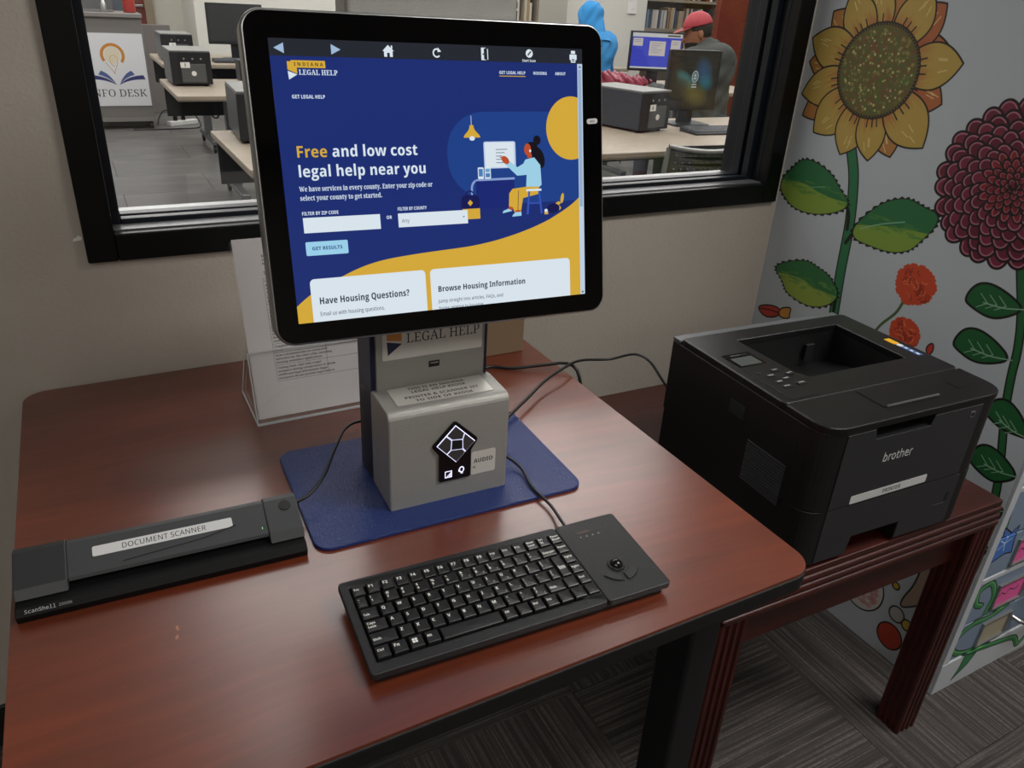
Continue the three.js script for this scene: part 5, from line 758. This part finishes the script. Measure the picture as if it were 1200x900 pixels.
// ---------------------------------------------------------------- people
const smin = (a, b, k) => { const h = Math.max(k - Math.abs(a - b), 0) / k; return Math.min(a, b) - h * h * k * 0.25; };
function capsule(p, a, b, ra, rb) { const ax = b[0] - a[0], ay = b[1] - a[1], az = b[2] - a[2], px = p[0] - a[0], py = p[1] - a[1], pz = p[2] - a[2]; const t = clamp01((px * ax + py * ay + pz * az) / (ax * ax + ay * ay + az * az || 1)); return Math.hypot(px - ax * t, py - ay * t, pz - az * t) - (ra + (rb - ra) * t); }
const ellip = (p, c, r) => { const k = Math.hypot((p[0] - c[0]) / r[0], (p[1] - c[1]) / r[1], (p[2] - c[2]) / r[2]); return (k - 1) * Math.min(...r); };
function fieldMesh(f, c, half, n) {
  const mc = new MarchingCubes(n, new THREE.MeshBasicMaterial(), false, false, 120000); mc.isolation = 0;
  for (let z = 0; z < n; z++) for (let y = 0; y < n; y++) for (let x = 0; x < n; x++) mc.field[x + y * n + z * n * n] = -f([c[0] + ((x - n / 2) / (n / 2)) * half, c[1] + ((y - n / 2) / (n / 2)) * half, c[2] + ((z - n / 2) / (n / 2)) * half]);
  mc.update(); const k = mc.count, P = new Float32Array(k * 3); for (let i = 0; i < k; i++) for (let j = 0; j < 3; j++) P[3 * i + j] = c[j] + mc.positionArray[3 * i + j] * half;
  let g = new THREE.BufferGeometry(); g.setAttribute('position', new THREE.BufferAttribute(P, 3)); g = mergeVertices(g, 1e-5); g.computeVertexNormals(); return metres(g);
}
const J = { pelvis: [0, 0.55, -0.05], chest: [0, 0.92, 0.0], neck: [0, 1.10, 0.05], head: [0, 1.215, 0.10], sh: [0.185, 1.03, 0.01], el: [0.25, 0.78, 0.10], wr: [0.17, 0.79, 0.34], hip: [0.10, 0.54, 0.0], knee: [0.12, 0.53, 0.42], ank: [0.12, 0.09, 0.42], toe: [0.12, 0.045, 0.58] };
const side = (p, s) => [p[0] * s, p[1], p[2]];
function bodyField(p, inflate = 0) {
  let d = capsule(p, J.pelvis, J.chest, 0.135, 0.14); d = smin(d, capsule(p, [-0.11, 1.0, 0], [0.11, 1.0, 0], 0.10, 0.10), 0.12); d = smin(d, capsule(p, J.chest, J.neck, 0.10, 0.055), 0.08);
  for (const s of [-1, 1]) { d = smin(d, capsule(p, side(J.sh, s), side(J.el, s), 0.058, 0.046), 0.05); d = smin(d, capsule(p, side(J.el, s), side(J.wr, s), 0.045, 0.030), 0.03); }
  return d - inflate;
}
function legField(p, inflate = 0) { let d = 9; for (const s of [-1, 1]) { d = Math.min(d, smin(capsule(p, side(J.hip, s), side(J.knee, s), 0.088, 0.062), capsule(p, side(J.knee, s), side(J.ank, s), 0.058, 0.040), 0.04)); } return smin(d, capsule(p, J.pelvis, [0, 0.60, -0.03], 0.14, 0.13), 0.08) - inflate; }
function footField(p) { let d = 9; for (const s of [-1, 1]) d = Math.min(d, capsule(p, side([0.12, 0.05, 0.40], s), side(J.toe, s), 0.048, 0.036)); return d; }
function handGeo(s) {
  const w = side(J.wr, s), o = (x, y, z) => [w[0] - s * x, w[1] + y, w[2] + z];
  const f = (p) => { let d = smin(capsule(p, o(-0.02, -0.002, 0.05), o(0.02, -0.002, 0.05), 0.017, 0.017), capsule(p, o(0, 0, -0.01), o(0, -0.002, 0.07), 0.026, 0.028), 0.02); [[-0.03, 0.052], [-0.010, 0.068], [0.010, 0.062], [0.028, 0.046]].forEach(([x, l]) => { const a = o(x, -0.002, 0.085), b = o(x * 1.08, 0.006, 0.085 + l * 0.5), c = o(x * 1.1, -0.012, 0.085 + l); d = Math.min(d, capsule(p, a, b, 0.0095, 0.009), capsule(p, b, c, 0.009, 0.008)); }); return Math.min(d, capsule(p, o(0.026, -0.004, 0.03), o(0.052, -0.008, 0.065), 0.012, 0.010), capsule(p, o(0.052, -0.008, 0.065), o(0.050, -0.012, 0.095), 0.010, 0.009)); };
  return fieldMesh(f, [w[0], w[1], w[2] + 0.07], 0.11, 56);
}
function headGeo() {
  const h = J.head, f = (p) => { let d = ellip(p, [h[0], h[1] + 0.03, h[2] - 0.005], [0.075, 0.095, 0.095]); d = smin(d, ellip(p, [h[0], h[1] - 0.05, h[2] + 0.03], [0.052, 0.062, 0.062]), 0.05); d = smin(d, capsule(p, [h[0], h[1] - 0.005, h[2] + 0.088], [h[0], h[1] - 0.030, h[2] + 0.106], 0.007, 0.013), 0.012); d = smin(d, capsule(p, [h[0] - 0.016, h[1] - 0.062, h[2] + 0.086], [h[0] + 0.016, h[1] - 0.062, h[2] + 0.086], 0.006, 0.006), 0.01); for (const s of [-1, 1]) { d = smin(d, ellip(p, [h[0] + s * 0.076, h[1] - 0.005, h[2] - 0.005], [0.010, 0.030, 0.018]), 0.006); d = Math.max(d, 0.010 - Math.hypot(p[0] - h[0] - s * 0.032, p[1] - h[1] - 0.008, p[2] - h[2] - 0.094)); } return smin(d, capsule(p, J.neck, [h[0], h[1] - 0.04, h[2] - 0.01], 0.054, 0.052), 0.03); };
  return fieldMesh(f, [h[0], h[1], h[2]], 0.18, 72);
}
function person(name, label, pos, turn, top, opts) {
  const q = thing('person', label, 'person', pos, turn), skin = mat(opts.skin, 0.6);
  const body = part('body', [fieldMesh((p) => Math.min(bodyField(p), legField(p)), [0, 0.62, 0.14], 0.66, 84), handGeo(1), handGeo(-1)], skin, q);
  const head = headGeo(); if (opts.turnHead) { head.translate(-J.neck[0], -J.neck[1], -J.neck[2]); head.rotateX(0.25); head.rotateY(opts.turnHead); head.translate(...J.neck); }
  part('head', head, skin, q);
  const folds = (p) => 0.006 * Math.sin(p[1] * 46 + p[0] * 18 + Math.sin(p[2] * 30) * 2) * Math.sin(p[0] * 27 + p[2] * 20);
  const cloth = mat(opts.top, 0.85, { bumpMap: weave, bumpScale: 0.0004 });
  part('hoodie', fieldMesh((p) => { let d = bodyField(p, 0.022) + folds(p); d = Math.max(d, 0.56 - p[1]); if (!opts.hoodUp) d = smin(d, Math.max(ellip(p, [0, 1.065, -0.06], [0.15, 0.085, 0.10]), -ellip(p, [0, 1.12, -0.01], [0.085, 0.07, 0.07])), 0.03); return d; }, [0, 0.86, 0.12], 0.46, 84), cloth, q);
  part('trousers', fieldMesh((p) => Math.max(legField(p, 0.014), 0.10 - p[1]), [0, 0.40, 0.2], 0.48, 64), mat(opts.legs, 0.85), q);
  part('shoes', fieldMesh(footField, [0, 0.07, 0.48], 0.26, 48), mat(0x2a2a2c, 0.6), q);
  const h = J.head, up = (g) => { if (opts.turnHead) { g.translate(-J.neck[0], -J.neck[1], -J.neck[2]); g.rotateX(0.25); g.rotateY(opts.turnHead); g.translate(...J.neck); } return g; };
  part('hair', up(fieldMesh((p) => Math.max(ellip(p, [h[0], h[1] + 0.03, h[2] - 0.012], [0.081, 0.101, 0.098]), Math.min(h[1] + 0.02 - p[1], 9) + (p[2] < h[2] - 0.02 ? -0.07 : 0), p[2] - h[2] - 0.06), h, 0.16, 56)), mat(0x1a1512, 0.7), q);
  if (opts.hoodUp) part('hood', fieldMesh((p) => Math.max(smin(ellip(p, [h[0], h[1] + 0.02, h[2] - 0.02], [0.115, 0.140, 0.130]), capsule(p, [0, 1.10, 0.0], [0, 1.02, -0.02], 0.10, 0.15), 0.06) + folds(p), -ellip(p, [h[0], h[1], h[2] + 0.07], [0.085, 0.11, 0.13])), [h[0], h[1] - 0.06, h[2]], 0.27, 72), cloth, q);
  else {
    const crown = fieldMesh((p) => Math.max(ellip(p, [h[0], h[1] + 0.045, h[2] - 0.008], [0.090, 0.098, 0.106]), h[1] + 0.050 - p[1]), [h[0], h[1] + 0.06, h[2]], 0.16, 56);
    const cp = part('cap', up(crown), mat(0x9a2734, 0.6), q);
    part('cap_peak', up((() => { const s = new THREE.Shape(); s.absellipse(0, 0, 0.082, 0.115, 0, Math.PI, false); const g = slab(s, 0.006, 0.002); g.rotateY(Math.PI); g.rotateX(0.18); g.translate(h[0], h[1] + 0.050, h[2] + 0.055); return g; })()), mat(0x7a1c28, 0.6), cp);
    part('cap_badge', up(moved(box(0.003, 0.026, 0.03, 0, 0, 0, 0.001), h[0] - 0.0865, h[1] + 0.085, h[2] - 0.01)), M.white, cp);
    if (opts.beard) part('beard', up(fieldMesh((p) => Math.max(ellip(p, [h[0], h[1] - 0.06, h[2] + 0.03], [0.060, 0.062, 0.068]), p[1] - h[1] + 0.030, h[2] - 0.02 - p[2]), [h[0], h[1] - 0.06, h[2] + 0.03], 0.12, 44)), mat(0x17120f, 0.9), q);
  }
  return q;
}
person('person', 'seated person in red cap and dark grey hoodie, head turned down', [4.11, 0, -3.28], Math.PI + 0.2, 0, { skin: 0x8a5a42, top: 0x3b3f3d, legs: 0x2f3238, turnHead: 0.95, beard: true });
person('person', 'seated person in a bright blue hooded jacket with hood up', [4.33, 0, -5.12], Math.PI + 0.1, 0, { skin: 0x8a5a42, top: 0x2a86c4, legs: 0x23252b, hoodUp: true });
{
  const blob = (p) => { const n = 0.016 * Math.sin(p[0] * 30 + 3 * Math.sin(p[2] * 22)) * Math.sin(p[2] * 34 + p[0] * 9) + 0.012 * Math.sin(p[0] * 70 + p[1] * 60); return Math.max(smin(ellip(p, [-0.12, 0.05, 0], [0.17, 0.10, 0.13]), smin(ellip(p, [0.12, 0.03, 0.02], [0.16, 0.06, 0.11]), ellip(p, [0.30, 0.02, 0.05], [0.14, 0.045, 0.09]), 0.06), 0.05) + n, -p[1] + 0.001); };
  const j = fieldMesh(blob, [0.06, 0.10, 0.0], 0.44, 84); single('puffer_jacket', 'shiny crumpled pink-red puffer jacket lying on a library desk', 'jacket', j, phys(0x8f3a4c, 0.22, { clearcoat: 0.6, clearcoatRoughness: 0.15 }), [3.93, 0.74, -4.40]);
}
renderer.render(scene, camera);
